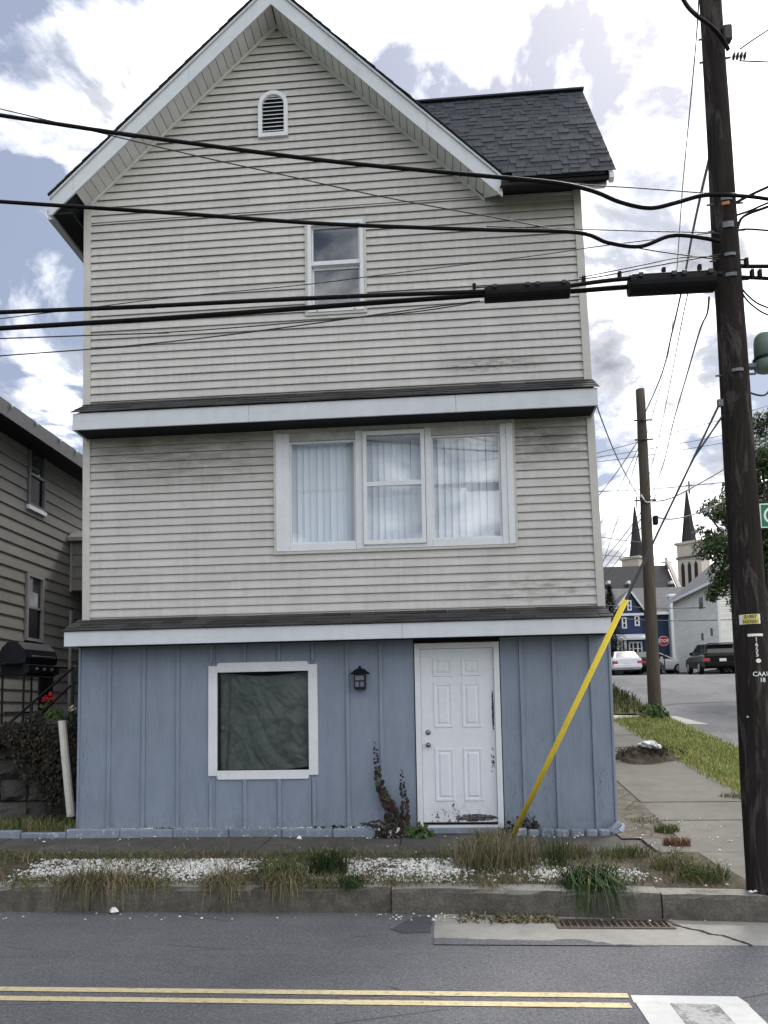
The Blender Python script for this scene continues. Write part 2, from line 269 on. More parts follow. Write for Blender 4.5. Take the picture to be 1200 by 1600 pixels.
class MB:
    def __init__(s): s.v = []; s.f = []
    def add(s, vs, fs):
        k = len(s.v); s.v += [tuple(v) for v in vs]; s.f += [tuple(i+k for i in f) for f in fs]; return s
    def box(s, x0, x1, y0, y1, z0, z1):
        return s.add([(x0, y0, z0), (x1, y0, z0), (x1, y1, z0), (x0, y1, z0), (x0, y0, z1), (x1, y0, z1), (x1, y1, z1), (x0, y1, z1)], BOXF)
    def bbox(s, x0, x1, y0, y1, z0, z1, b=.006):    # chamfered box
        X = (x0, x0+b, x1-b, x1); Y = (y0, y0+b, y1-b, y1)
        rings = []
        for z, i in ((z0, 1), (z0+b, 0), (z1-b, 0), (z1, 1)):
            if i: r = [(X[1], Y[1], z), (X[2], Y[1], z), (X[2], Y[2], z), (X[1], Y[2], z)]; r = [r[0], r[0], r[1], r[1], r[2], r[2], r[3], r[3]]
            else: r = [(X[0], Y[1], z), (X[1], Y[0], z), (X[2], Y[0], z), (X[3], Y[1], z), (X[3], Y[2], z), (X[2], Y[3], z), (X[1], Y[3], z), (X[0], Y[2], z)]
            rings.append(r)
        k = len(s.v); s.v += [p for r in rings for p in r]
        for a in range(3):
            for i in range(8):
                j = (i+1) % 8; s.f.append((k+a*8+i, k+a*8+j, k+a*8+8+j, k+a*8+8+i))
        s.f.append(tuple(k+i for i in range(7, -1, -1))); s.f.append(tuple(k+24+i for i in range(8))); return s
    def prism(s, poly, y0, y1):       # polygon in XZ extruded along Y (poly counter-clockwise seen from -Y)
        n = len(poly); k = len(s.v)
        s.v += [(x, y0, z) for x, z in poly] + [(x, y1, z) for x, z in poly]
        s.f.append(tuple(k+i for i in range(n))); s.f.append(tuple(k+n+i for i in range(n-1, -1, -1)))
        for i in range(n): j = (i+1) % n; s.f.append((k+j, k+i, k+n+i, k+n+j))
        return s
    def prismx(s, poly, x0, x1):      # polygon in YZ extruded along X
        n = len(poly); k = len(s.v)
        s.v += [(x0, y, z) for y, z in poly] + [(x1, y, z) for y, z in poly]
        s.f.append(tuple(k+i for i in range(n-1, -1, -1))); s.f.append(tuple(k+n+i for i in range(n)))
        for i in range(n): j = (i+1) % n; s.f.append((k+i, k+j, k+n+j, k+n+i))
        return s
    def slab(s, poly, z0, z1):        # polygon in XY extruded in Z; z may be function
        n = len(poly); k = len(s.v); a = z0 if callable(z0) else (lambda x, y: z0); b = z1 if callable(z1) else (lambda x, y: z1)
        s.v += [(x, y, a(x, y)) for x, y in poly] + [(x, y, b(x, y)) for x, y in poly]
        s.f.append(tuple(k+i for i in range(n-1, -1, -1))); s.f.append(tuple(k+n+i for i in range(n)))
        for i in range(n): j = (i+1) % n; s.f.append((k+i, k+j, k+n+j, k+n+i))
        return s
    def quad(s, a, b, c, d): return s.add([a, b, c, d], [(0, 1, 2, 3)])
    def tube(s, pts, r, n=8, cap=True):
        pts = [Vector(p) for p in pts]; rr = r if isinstance(r, (list, tuple)) else [r]*len(pts); k = len(s.v); prev = None
        for i, p in enumerate(pts):
            t = (pts[min(i+1, len(pts)-1)] - pts[max(i-1, 0)]).normalized()
            if prev is None: a = t.orthogonal().normalized()
            else: a = (prev - t*prev.dot(t)).normalized()
            prev = a; b = t.cross(a)
            for j in range(n):
                w = 2*math.pi*j/n; s.v.append(tuple(p + (a*math.cos(w) + b*math.sin(w))*rr[i]))
        for i in range(len(pts)-1):
            for j in range(n):
                q = (j+1) % n; s.f.append((k+i*n+j, k+i*n+q, k+(i+1)*n+q, k+(i+1)*n+j))
        if cap:
            s.f.append(tuple(k+j for j in range(n-1, -1, -1))); e = k+(len(pts)-1)*n; s.f.append(tuple(e+j for j in range(n)))
        return s
    def lathe(s, prof, c, n=16, axis='z'):   # prof: (radius, height)
        k = len(s.v)
        for r, h in prof:
            for j in range(n):
                w = 2*math.pi*j/n; x, y = r*math.cos(w), r*math.sin(w)
                s.v.append((c[0]+x, c[1]+y, c[2]+h) if axis == 'z' else (c[0]+x, c[1]-h, c[2]+y) if axis == 'y' else (c[0]+h, c[1]+x, c[2]+y))
        for i in range(len(prof)-1):
            for j in range(n):
                q = (j+1) % n; s.f.append((k+i*n+j, k+i*n+q, k+(i+1)*n+q, k+(i+1)*n+j))
        s.f.append(tuple(k+j for j in range(n-1, -1, -1))); e = k+(len(prof)-1)*n; s.f.append(tuple(e+j for j in range(n))); return s
    def mesh(s, mat, smooth=False, name='mesh'):
        me = bpy.data.meshes.new(name); me.from_pydata(s.v, [], s.f); me.materials.append(mat)
        if smooth: 
            me.polygons.foreach_set('use_smooth', [True]*len(me.polygons))
        me.update(); return me
    def obj(s, name, mat, parent=None, smooth=False): return link(name, s.mesh(mat, smooth, name), parent)
BOXF = [(3, 2, 1, 0), (4, 5, 6, 7), (0, 1, 5, 4), (1, 2, 6, 5), (2, 3, 7, 6), (3, 0, 4, 7)]
def frame_mb(x0, x1, z0, z1, w, y0, y1, wb=None, wt=None):   # four butted bars
    wb = w if wb is None else wb; wt = w if wt is None else wt; m = MB()
    m.box(x0, x0+w, y0, y1, z0, z1); m.box(x1-w, x1, y0, y1, z0, z1); m.box(x0+w, x1-w, y0, y1, z0, z0+wb); m.box(x0+w, x1-w, y0, y1, z1-wt, z1); return m
def smoothpts(pts, n=6):       # Catmull-Rom
    P = [Vector(p) for p in pts]; out = []
    for i in range(len(P)-1):
        a, b, c, d = P[max(i-1, 0)], P[i], P[i+1], P[min(i+2, len(P)-1)]
        for k in range(n):
            t = k/n; out.append(.5*((2*b) + (c-a)*t + (2*a-5*b+4*c-d)*t*t + (3*b-a-3*c+d)*t**3))
    out.append(P[-1]); return out
def text_mesh(s, size, mat, place, extrude=.0008):
    cu_ = bpy.data.curves.new('lettering', 'FONT'); cu_.body = s; cu_.size = size; cu_.align_x = 'CENTER'; cu_.align_y = 'CENTER'; cu_.extrude = extrude; cu_.offset = size*.012
    o = bpy.data.objects.new('lettering', cu_); col.objects.link(o)
    dg = bpy.context.evaluated_depsgraph_get(); me = bpy.data.meshes.new_from_object(o.evaluated_get(dg))
    bpy.data.objects.remove(o); me.materials.clear(); me.materials.append(mat)
    for v in me.vertices: v.co = place(v.co.x, v.co.y, v.co.z)
    return me

# ================================================================== SETTING: terrain, roads, pavements
TB = [(-400, 0), (-2.4, 0), (0, .14), (10, 1.35), (23, 2.92), (42, 3.85), (70, 5.3), (150, 9), (700, 14)]
def zs(Y):
    for (a, za), (b, zb) in zip(TB, TB[1:]):
        if Y <= b: return za + (zb-za)*(Y-a)/(b-a)
    return TB[-1][1]
def zp(Y): return zs(Y)+.15 if Y > 0 else .2+(Y+2.4)*.0375
def kl(X): return -2.42 - .09*max(0, X)
def grid(xs, ys, z):
    m = MB(); nx = len(xs)
    for y in ys:
        for x in xs: m.v.append((x, y, z(x, y)))
    for j in range(len(ys)-1):
        for i in range(nx-1): m.f.append((j*nx+i, j*nx+i+1, (j+1)*nx+i+1, (j+1)*nx+i))
    return m
def frange(a, b, n): return [a+(b-a)*i/n for i in range(n+1)]
gx = [-600, -200, -80, -40, -20, -10, -5, -2, 0, .6, .8, 1.2, 1.7, 1.9, 3, 5, 8, 12, 16, 24, 40, 80, 200, 600]
gy = [-600, -200, -60, -20, -8, -4, -3.1, -2.9, -2.55, -2.4, -1, 0, 3, 6, 10, 14, 18, 23, 30, 42, 55, 70, 100, 150, 300, 700]
grid(gx, gy, lambda x, y: zs(y)-.06-(.5 if .7 < x < 1.8 and -3 < y < -2.5 else 0)).obj('ground', M['lawn'])
structure(bpy.data.objects['ground'])
r = MB(); XA = -.12; AY = -3.25
r.quad((-90, -11, 0), (90, -11, 0), (90, AY, 0), (-90, AY, 0)); r.quad((-90, AY, 0), (XA, AY, 0), (XA, -2.38, 0), (-90, -2.38, 0)); r.quad((6, AY, 0), (90, AY, 0), (90, -2.7, 0), (6, -2.7, 0))
structure(r.obj('road', M['asphalt']))
ROAD = bpy.data.objects['road']
# ragged asphalt lip lying over the concrete gutter, and the darker patch beside it
lip = MB(); pts = [(-.12, -3.0)]; rr_ = random.Random(3)
xs_ = frange(-.12, 1.4, 26)
top = [(x, -3.12 - .11*(x+.12)/1.5 + rr_.uniform(-.012, .012) + (.05 if .75 < x < .95 else 0) - (.04 if x > 1.1 else 0)) for x in xs_]
for (a, b) in zip(top, top[1:]): lip.quad((a[0], AY-.03, .007), (b[0], AY-.03, .007), (b[0], b[1], .007), (a[0], a[1], .007))
lip.obj('asphalt_lip', M['asphalt'], ROAD)
pm = MB(); pm.add([(-.30, -2.55, .004), (-.44, -2.9, .004), (-.36, -3.0, .004), (-.15, -2.98, .004), (-.125, -2.5, .004)], [(0, 1, 2, 3, 4)]); pm.obj('tar_patch', M['patch'], ROAD)
# gutter apron with the drain opening
GX0, GX1, GY0, GY1 = .80, 1.63, -2.855, -2.63
ap = MB(); apf = lambda x, y: .002
def aq(x0, x1, y0, y1): ap.quad((x0, y0, .002), (x1, y0, .002), (x1, y1, .002), (x0, y1, .002))
aq(XA, GX0, AY, GY0); aq(GX0, GX1, AY, GY0); aq(GX1, 6, AY, GY0); aq(XA, GX0, GY0, GY1); aq(GX1, 6, GY0, GY1)
aq(XA, GX0, GY1, -2.4); aq(GX0, GX1, GY1, -2.4); aq(GX1, 6, GY1, -2.4)
APR = structure(ap.obj('gutter_apron', M['conc_light']))
pit = MB(); d_ = -.35
pit.quad((GX0, GY0, d_), (GX1, GY0, d_), (GX1, GY1, d_), (GX0, GY1, d_)); pit.quad((GX0, GY0, .001), (GX0, GY0, d_), (GX0, GY1, d_), (GX0, GY1, .001)); pit.quad((GX1, GY0, d_), (GX1, GY0, .001), (GX1, GY1, .001), (GX1, GY1, d_)); pit.quad((GX0, GY1, d_), (GX1, GY1, d_), (GX1, GY1, .001), (GX0, GY1, .001)); pit.quad((GX1, GY0, d_), (GX0, GY0, d_), (GX0, GY0, .001), (GX1, GY0, .001))
pit.obj('drain_pit', M['conc_dark'], APR)
ck = MB(); cpts = [(1.64, -2.66), (1.67, -2.76), (1.74, -2.86), (1.80, -2.9), (1.84, -2.99), (1.92, -3.03), (1.96, -3.13), (2.0, -3.19), (2.02, -3.26)]
cp = smoothpts([(x, y, 0) for x, y in cpts], 4)
for i in range(len(cp)-1):
    a, b = cp[i], cp[i+1]; w1, w2 = .006+.010*rr_.random(), .006+.010*rr_.random()
    ck.quad((a.x-w1, a.y-w1*.5, .0055), (b.x-w1, b.y-w1*.5, .0055), (b.x+w2, b.y+w2*.5, .0055), (a.x+w2, a.y+w2*.5, .0055))
ck.obj('crack', M['interior'], APR)
gt = thing('storm_drain_grate', 'rusty steel storm drain grate in the gutter below the kerb', 'drain grate', ((GX0+GX1)/2, (GY0+GY1)/2, 0))
m = Mat('rusty_steel', (.12, .10, .085), .7, .4); m.vary(20, .3); M['rust'] = m.done()
frame_mb(0, 1, 0, 1, .1, 0, 1)
f = MB(); f.box(GX0-.01, GX0+.02, GY0, GY1, -.05, .012); f.box(GX1-.02, GX1+.01, GY0, GY1, -.05, .012); f.box(GX0-.01, GX1+.01, GY0-.01, GY0+.015, -.05, .0125); f.box(GX0-.01, GX1+.01, GY1-.015, GY1+.01, -.05, .0125); f.obj('frame', M['rust'], gt)
nb = 16; bw = .011
barm = MB().box(-bw/2, bw/2, GY0+.016, GY1-.016, -.05, .010).mesh(M['rust'])
for i in range(1, nb+1): link('bar', barm, gt, loc=(GX0+(GX1-GX0)*i/(nb+1), 0, 0))
for k in (1, 2): MB().box(GX0+.021, GX1-.021, GY0+(GY1-GY0)*k/3-.004, GY0+(GY1-GY0)*k/3+.004, -.045, .006).obj('cross_bar', M['rust'], gt)
# side street
xs = frange(5.15, 15.4, 10); ys = frange(-2.7, 30, 40)
structure(grid(xs, ys, lambda x, y: zs(y)).obj('side_road', M['asphalt2']))
structure(grid(frange(-30, 15.4, 10), frange(30, 45.5, 8), lambda x, y: zs(y)).obj('cross_road', M['asphalt2']))
sm = MB()
for a, b in zip([(5.2, 12.2), (6.4, 13.3), (7.9, 13.6), (9.2, 12.6), (10.5, 11.0)], [(6.4, 13.3), (7.9, 13.6), (9.2, 12.6), (10.5, 11.0), (11.3, 9.6)]):
    sm.quad((a[0], a[1], zs(a[1])+.006), (a[0], a[1]-.13, zs(a[1]-.13)+.006), (b[0], b[1]-.13, zs(b[1]-.13)+.006), (b[0], b[1], zs(b[1])+.006))
sm.obj('tar_seam', M['patch'], bpy.data.objects['side_road'])
# road markings
ln = structure(MB().quad((-90, -4.242, .004), (.985, -4.242, .004), (.985, -4.172, .004), (-90, -4.172, .004)).obj('yellow_centre_line', M['yellow_line']))
ln = structure(MB().quad((-90, -4.390, .004), (.965, -4.390, .004), (.965, -4.320, .004), (-90, -4.320, .004)).obj('yellow_centre_line', M['yellow_line']))
cw = MB(); cw.quad((.99, -4.315, .004), (1.60, -4.33, .004), (1.58, -4.205, .004), (1.0, -4.2, .004)); cw.quad((1.0, -9.5, .004), (1.18, -9.5, .004), (1.18, -4.32, .004), (1.0, -4.317, .004)); cw.quad((1.43, -9.5, .004), (1.58, -9.5, .004), (1.59, -4.331, .004), (1.43, -4.327, .004))
cwo = structure(cw.obj('crosswalk_marking', M['white_line'])); MB().quad((1.182, -9.5, .005), (1.428, -9.5, .005), (1.428, -4.327, .005), (1.182, -4.32, .005)).obj('worn_paint', M['worn_line'], cwo)
# kerb stones
KERB = root('kerb', (0, -2.35, 0))
def kerbstone(x0, x1, h, seed, dy=0):
    rr = random.Random(seed); m = MB(); nx = max(4, int((x1-x0)/.12)); secs = []
    for i in range(nx+1):
        x = x0+.004+(x1-x0-.008)*i/nx; j = lambda s: rr.uniform(-s, s)
        e = .012 if i in (0, nx) else 0
        y = kl(x)+dy
        secs.append([(x, y+.10+.1, -.15), (x, y-.012+j(.006)+e, -.15), (x, y-.012+j(.008)+e, .06+j(.012)), (x, y+.0+j(.007)+e, h-.035+j(.006)), (x, y+.018+j(.006), h-.006+j(.004)-e*.5), (x, y+.045, h+j(.003)-e*.3), (x, y+.20, h+.002)])
    n = 7
    for s_ in secs: m.v += s_
    for i in range(nx):
        for q in range(n-1): m.f.append((i*n+q, i*n+q+1, (i+1)*n+q+1, (i+1)*n+q))
    m.f.append(tuple(range(n-1, -1, -1))); m.f.append(tuple(nx*n+q for q in range(n))); return m
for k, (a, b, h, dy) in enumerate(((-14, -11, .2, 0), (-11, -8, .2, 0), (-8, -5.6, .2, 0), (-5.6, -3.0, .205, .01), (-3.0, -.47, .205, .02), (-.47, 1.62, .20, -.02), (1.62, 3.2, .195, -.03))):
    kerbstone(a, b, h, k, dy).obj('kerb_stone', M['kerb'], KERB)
def arc(cx, cy_, r, a0, a1, n): return [(cx+r*math.cos(R(a0+(a1-a0)*i/n)), cy_+r*math.sin(R(a0+(a1-a0)*i/n))) for i in range(n+1)]
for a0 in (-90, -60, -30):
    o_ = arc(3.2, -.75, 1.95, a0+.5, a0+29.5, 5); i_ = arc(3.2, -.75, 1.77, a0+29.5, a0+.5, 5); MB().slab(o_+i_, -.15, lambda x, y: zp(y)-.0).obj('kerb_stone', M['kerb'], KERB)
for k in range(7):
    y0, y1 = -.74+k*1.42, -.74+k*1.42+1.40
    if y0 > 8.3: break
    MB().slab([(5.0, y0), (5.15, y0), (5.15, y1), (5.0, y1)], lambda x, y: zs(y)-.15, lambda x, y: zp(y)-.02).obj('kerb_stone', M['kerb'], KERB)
# verge between kerb and walk
vg = grid(frange(-14, 2.40, 60), [0, .25, .5, .75, 1], lambda x, y: 0)
vg.v = [(x, (kl(x)+.17)*(1-t)-1.08*t, zp((kl(x)+.17)*(1-t)-1.08*t)-.006+.008*math.sin(x*5+t*7)) for x, t, _ in vg.v]
structure(vg.obj('verge', M['soil']))
# front walk: narrow dark slabs
WALK = root('sidewalk', (0, -.6, .2))
xw = [-14, -12.4, -10.9, -9.4, -7.9, -6.4, -4.95, -3.45, -1.95, -.5, .95, 1.98]
for i in range(len(xw)-1):
    a, b = xw[i]+.004, xw[i+1]-.004; dz = RND.uniform(-.006, .006)
    MB().slab([(a, -1.1), (b, -1.1), (b, -.14), (a, -.14)], .05, lambda x, y: zp(y)-.015+dz).obj('slab', M['conc_dark'], WALK)
m = Mat('dirty_concrete', (.135, .12, .10), .95); m.vary(1.5, .2).vary(6, .3).vary(40, .3); m.mix(m.ramp(m.noise(4, 7, .8), .48, .60, 0, .8), (.07, .06, .045)); m.mix(m.ramp(m.noise(7, 6, .8, off=(4, 2, 0)), .56, .64, 0, .7), (.22, .21, .19)); ve = m.voro(2.2, (1, 1, 1), 'DISTANCE_TO_EDGE'); m.mix(m.ramp(ve.outputs['Distance'], .02, .006, 0, .8), (.035, .03, .025)); m.bump(m.noise(30, 6, .7), .9, .02); dirtyc = m.done()
SIDE = root('side_sidewalk', (3.0, 0, .25))
ye = [-.45, .39, 1.24, 2.55, 3.95, 5.35, 6.75, 8.1, 9.2]
for a, b in zip(ye, ye[1:]):
    dz = RND.uniform(-.008, .008)
    MB().slab([(2.40+.03*math.sin(a), a+.007), (3.79, a+.007), (3.79, b-.007), (2.40+.03*math.sin(b), b-.007)], lambda x, y: zs(y)-.1, lambda x, y: zp(y)+dz).obj('slab', M['conc'], SIDE)
for (x0, x1, y0, y1) in ((2.0, 3.45, -1.12, -.46), (3.46, 4.99, -1.4, -.46), (2.36, 3.45, -2.44, -1.13), (3.8, 4.99, -.45, .6)):
    MB().slab([(x0, y0), (x1, y0), (x1, y1), (x0, y1)], -.05, lambda x, y: zp(y)-.004).obj('slab', M['conc'], SIDE)
structure(grid(frange(1.8, 2.43, 6), frange(-.45, 9.2, 90), lambda x, y: zp(y)-.004+.005*math.sin(x*9+y*4)*math.sin(y*7)).obj('path_edge', dirtyc))
structure(grid(frange(3.79, 5.0, 8), frange(.6, 9.2, 24), lambda x, y: zp(y)-.01+.03*math.sin((x-3.79)/1.21*math.pi)).obj('grass_strip', M['lawn_light']))
MB().slab([(2.4, 9.2), (5.9, 9.05), (5.6, 10.55), (2.4, 10.65)], lambda x, y: zs(y)-.2, lambda x, y: zs(y)+(.11 if x < 5.2 else .012)).obj('driveway_apron', M['conc_drive']); structure(bpy.data.objects['driveway_apron'])
def mound(x, y): 
    t = max(0, min(1, (y-10.65)/2.5)); e = max(0, 1-abs((x-3.4)/1.75)**3)
    return zs(y)+.08+.38*t*e+.05*math.sin(x*6)*math.sin(y*3)*t*e
structure(grid(frange(1.8, 5.12, 14), frange(10.65, 24, 26), mound).obj('grass_bank', M['lawn']))
# yard on the left
structure(grid(frange(-14, -4.29, 12), frange(-.14, .75, 4), lambda x, y: .29+.03*math.sin(x*4)+.06*max(0, y)).obj('yard', M['soil']))
TZ = 1.55
structure(MB().box(-7.25, -4.31, .95, 12, .3, TZ).obj('terrace', M['conc_dark']))
structure(MB().box(-16, -7.25, .95, 2.0, .3, TZ-.02).obj('terrace', M['soil']))

# ------------------------------------------------------------------ plants made of blades
def disc_leaf(m, p, r, n, up, seg=7):
    n = n.normalized(); a = n.orthogonal().normalized() if abs(n.dot(up)) > .95 else (up-n*up.dot(n)).normalized(); b = n.cross(a); k = len(m.v)
    m.v.append(tuple(p+n*r*.15))
    for i in range(seg):
        w = 2*math.pi*i/seg; q = r*(1 if i else 1.25); m.v.append(tuple(p+a*math.cos(w)*q+b*math.sin(w)*q*.9))
    for i in range(seg): m.f.append((k, k+1+i, k+1+(i+1) % seg))
def blades(m, pts, hmin, hmax, w, lean, rr, bias=(0, 0), droop=.5):
    for (x, y, z) in pts:
        h = rr.uniform(hmin, hmax); a = rr.uniform(0, 2*math.pi); l = h*rr.uniform(.1, lean)
        dx, dy = math.cos(a)*l+bias[0]*h, math.sin(a)*l+bias[1]*h
        b = rr.uniform(0, math.pi); wx, wy = math.cos(b)*w*.5*rr.uniform(.6, 1.2), math.sin(b)*w*.5
        ht = h*(1-droop*rr.random())
        mx_, my_, mz = x+dx*.4, y+dy*.4, z+h*.62
        k = len(m.v)
        m.v += [(x-wx, y-wy, z-.01), (x+wx, y+wy, z-.01), (mx_-wx*.7, my_-wy*.7, mz), (mx_+wx*.7, my_+wy*.7, mz), (x+dx, y+dy, z+ht)]
        m.f += [(k, k+1, k+3, k+2), (k+2, k+3, k+4)]
def hang(m, pts, hmin, hmax, w, rr, dirn=(0, -1), spread=.6, drop=.8):
    for (x, y, z) in pts:
        h = hmin+(hmax-hmin)*rr.random()**1.6; a = math.atan2(dirn[1], dirn[0])+rr.gauss(0, spread*2.0); dx, dy = math.cos(a), math.sin(a)
        out = h*rr.uniform(.45, .85); up = h*rr.uniform(.1, .45); dr = h*drop*rr.uniform(-.1, .9); wx, wy = -dy*w*.5, dx*w*.5; k = len(m.v)
        P = [(0, -.01), (.35, up*.9), (.75, up*.55), (1.0, -dr)]
        for t, zz in P: q = 1-t*.75; m.v += [(x+dx*out*t-wx*q, y+dy*out*t-wy*q, z+zz), (x+dx*out*t+wx*q, y+dy*out*t+wy*q, z+zz)]
        m.f += [(k+2*i, k+2*i+1, k+2*i+3, k+2*i+2) for i in range(3)]
def hangclump(name, label, x0, x1, n, hmin, hmax, w, mat, seed, spread=.6, drop=.8, cat='dry grass', y0=-2.42, y1=-2.2):
    rr = random.Random(seed); m = MB(); pts = []
    cs = [(rr.uniform(x0, x1), rr.uniform(.03, .11), .2+rr.random()) for _ in range(max(2, int((x1-x0)*3.2)))]
    for _ in range(n):
        c_ = rr.choices(cs, [q[2] for q in cs])[0]; x = max(x0-.1, min(x1+.1, rr.gauss(c_[0], c_[1]))); y = rr.uniform(y0, y1)+.09*min(0, -x); pts.append((x, y, .2))
    hang(m, pts, hmin, hmax, w, rr, (0, -1), spread, drop)
    blades(m, [p for p in pts if rr.random() < .35], hmin*.4, hmax*.7, w*.8, 1.1, rr, (0, -.2)); return tag(m.obj(name, mat), label, cat)
def scatter(n, x0, x1, y0, y1, z, rr, dens=None):
    out = []
    while len(out) < n:
        x, y = rr.uniform(x0, x1), rr.uniform(y0, y1)
        if dens is None or rr.random() < dens(x, y): out.append((x, y, z(x, y)))
    return out
def nz(x, y, s=1.0, k=0):
    return .5+.25*(math.sin(x*2.1*s+k)+math.sin(x*.9*s+y*3.1*s+1.3*k)*.7+math.sin(x*5.3*s-y*2.7*s+2.1*k)*.5)
def tuft(name, label, x, y, z, r, n, hmin, hmax, w, lean, mat, seed, bias=(0, 0), droop=.5, cat='grass tuft', group=None):
    rr = random.Random(seed); pts = []
    for _ in range(n):
        a = rr.uniform(0, 2*math.pi); q = r*math.sqrt(rr.random()); pts.append((x+q*math.cos(a), y+q*.7*math.sin(a), z))
    m = MB(); blades(m, pts, hmin, hmax, w, lean, rr, bias, droop); o = m.obj(name, mat); return tag(o, label, cat, group)
zv = lambda x, y: zp(y)-.01
rr = random.Random(11)
m = MB(); blades(m, scatter(1500, -12, 2.1, -1.5, -1.08, zv, rr, lambda x, y: max(.05, nz(x, y, 1.3))), .03, .12, .008, 1.1, rr); structure(m.obj('walk_edge_grass', M['grass_olive']), 'stuff')
m = MB(); blades(m, scatter(900, -12, 2.1, -1.55, -1.05, zv, rr, lambda x, y: max(.03, nz(x, y, 1.5, 2))), .03, .16, .007, 1.4, rr); structure(m.obj('walk_edge_dry_grass', M['grass_dry']), 'stuff')
m = MB(); blades(m, scatter(1300, -12, 2.2, -2.36, -2.1, zv, rr, lambda x, y: max(0.0, nz(x, y, 1.1, 4)-.15)), .03, .14, .008, 1.3, rr, (0, -.25)); structure(m.obj('kerb_edge_grass', M['grass_olive']), 'stuff')
for k_, (mt, nn) in enumerate((('grass_dry', 4200), ('grass_olive', 3600), ('grass_dark', 1500))):
    m = MB(); blades(m, scatter(nn, -8, 2.2, -2.38, -1.08, zv, rr, lambda x, y: max(0, nz(x, y, 1.7, 5+k_)-.30)*(1.6 if y > -1.5 or y < -2.1 else .8)), .02, .13, .006, 2.2, rr, (0, 0), .7); structure(m.obj(('straw_litter', 'verge_grass', 'verge_weeds')[k_], M[mt]), 'stuff')
m = MB()
for (x, y, z) in scatter(1100, -7, 2.2, -2.35, -1.08, zv, rr, lambda x, y: max(0, nz(x, y, 2.2, 9)-.35)): disc_leaf(m, Vector((x, y, z+rr.uniform(.005, .06))), rr.uniform(.006, .016), Vector((rr.uniform(-1, 1), rr.uniform(-1, .3), rr.uniform(.3, 1))), Vector((0, 0, 1)), 5)
structure(m.obj('verge_leaves', M['leaf_green']), 'stuff')
# white stones on the verge and in the bed by the wall
def stones(m, pts, r0, r1, rr, flat=.7):
    for (x, y, z) in pts:
        r_ = rr.uniform(r0, r1); a = rr.uniform(0, 6.28); sx, sy, sz = r_*rr.uniform(.8, 1.4), r_*rr.uniform(.7, 1.1), r_*flat*rr.uniform(.8, 1.2); c, s = math.cos(a), math.sin(a)
        P = [(sx, 0, 0), (.2*sx, sy, .1*sz), (-sx, .1*sy, 0), (0, -sy, -.1*sz), (.2*sx, .1*sy, sz), (-.35*sx, -.15*sy, .85*sz), (0, 0, -sz*.6)]
        k = len(m.v); m.v += [(x+c*px-s*py, y+s*px+c*py, z+pz) for px, py, pz in P]
        m.f += [tuple(k+i for i in f) for f in ((0, 1, 4), (1, 5, 4), (1, 2, 5), (2, 3, 5), (3, 4, 5), (3, 0, 4), (1, 0, 6), (2, 1, 6), (3, 2, 6), (0, 3, 6))]
def gd(x, y):
    e = nz(x, y, .9, 1); d = max(0, min(1, (e-.28)*3))*(.15+.85*max(0, nz(x*3, y*3, 1, 3))); 
    if -4.3 < x < -3.9: d *= .3
    if y < -2.0: d *= .5
    if .15 < x < .75: d *= .25
    return d
m = MB(); stones(m, scatter(11000, -7, 2.0, -2.22, -1.36, lambda x, y: zp(y)-.006+.006*rr.random(), rr, gd), .004, .018, rr); structure(m.obj('white_gravel', M['gravel']), 'stuff')
m = MB(); stones(m, scatter(1500, -4.25, -.75, -.13, -.03, lambda x, y: .315+.02*rr.random(), rr), .009, .022, rr); structure(m.obj('wall_bed_gravel', M['gravel']), 'stuff')
m = MB(); stones(m, scatter(110, -5, 2.2, -2.68, -2.46, lambda x, y: .008, rr, lambda x, y: .15 if x < -.6 else .9 if x < .8 else .2), .004, .015, rr); stones(m, scatter(60, -4.6, 1.5, -1.08, -.2, lambda x, y: zp(y)-.005, rr, lambda x, y: .2 if y < -.4 else 1), .006, .016, rr); stones(m, scatter(70, 1.9, 3.0, -2.4, .6, lambda x, y: zp(y)+.004, rr), .005, .014, rr)
structure(m.obj('loose_stones', M['gravel']), 'stuff')
# tufts one can tell apart, labelled by what they grow beside
hangclump('grass_tuft', 'big dark green grass tuft drooping over the kerb above the drain grate', 1.05, 1.55, 620, .22, .44, .012, M['grass_dark'], 1, 1.0, .75, 'grass tuft', -2.36, -2.22)
tuft('grass_tuft', 'dark green grass tuft in the white stones below the window and lantern', -1.05, -1.95, .2, .17, 420, .16, .34, .009, 1.0, M['grass_dark'], 2, (0, -.1), .5)
tuft('grass_tuft', 'wide low green grass tuft left of the darker one below the lantern', -1.45, -2.05, .2, .22, 260, .10, .24, .009, 1.2, M['grass_green'], 22, (0, -.15), .5)
tuft('dry_grass_clump', 'tall dry brown weed clump beside the foot of the yellow guard', .42, -1.65, .21, .40, 900, .12, .40, .007, .9, M['grass_dry'], 3, (0, 0), .3, 'dry grass')
hangclump('dry_grass_clump', 'dry straw hanging over the kerb at the far left of the photo', -4.5, -2.95, 1900, .08, .40, .0055, M['grass_dry'], 4, .75, .75)
hangclump('dry_grass_clump', 'brown straw hanging over the kerb below the boarded blue wall', -2.85, -1.3, 1500, .07, .38, .0055, M['grass_dry'], 5, .75, .75)
hangclump('dry_grass_clump', 'thin straw hanging over the kerb joint', -.55, -.33, 60, .12, .26, .006, M['grass_dry'], 6)
hangclump('weed_clump', 'dark green weeds spilling over the kerb between the straw and the door', -1.25, -.75, 300, .06, .22, .007, M['grass_dark'], 46, .8, .6, 'weeds')
hangclump('dry_grass_clump', 'sparse straw hanging over the kerb beside the gutter litter', .05, .65, 60, .14, .30, .005, M['grass_dry'], 16)
hangclump('dry_grass_clump', 'mixed olive weeds growing through the straw on the left kerb', -4.2, -1.0, 900, .06, .24, .007, M['grass_olive'], 36)
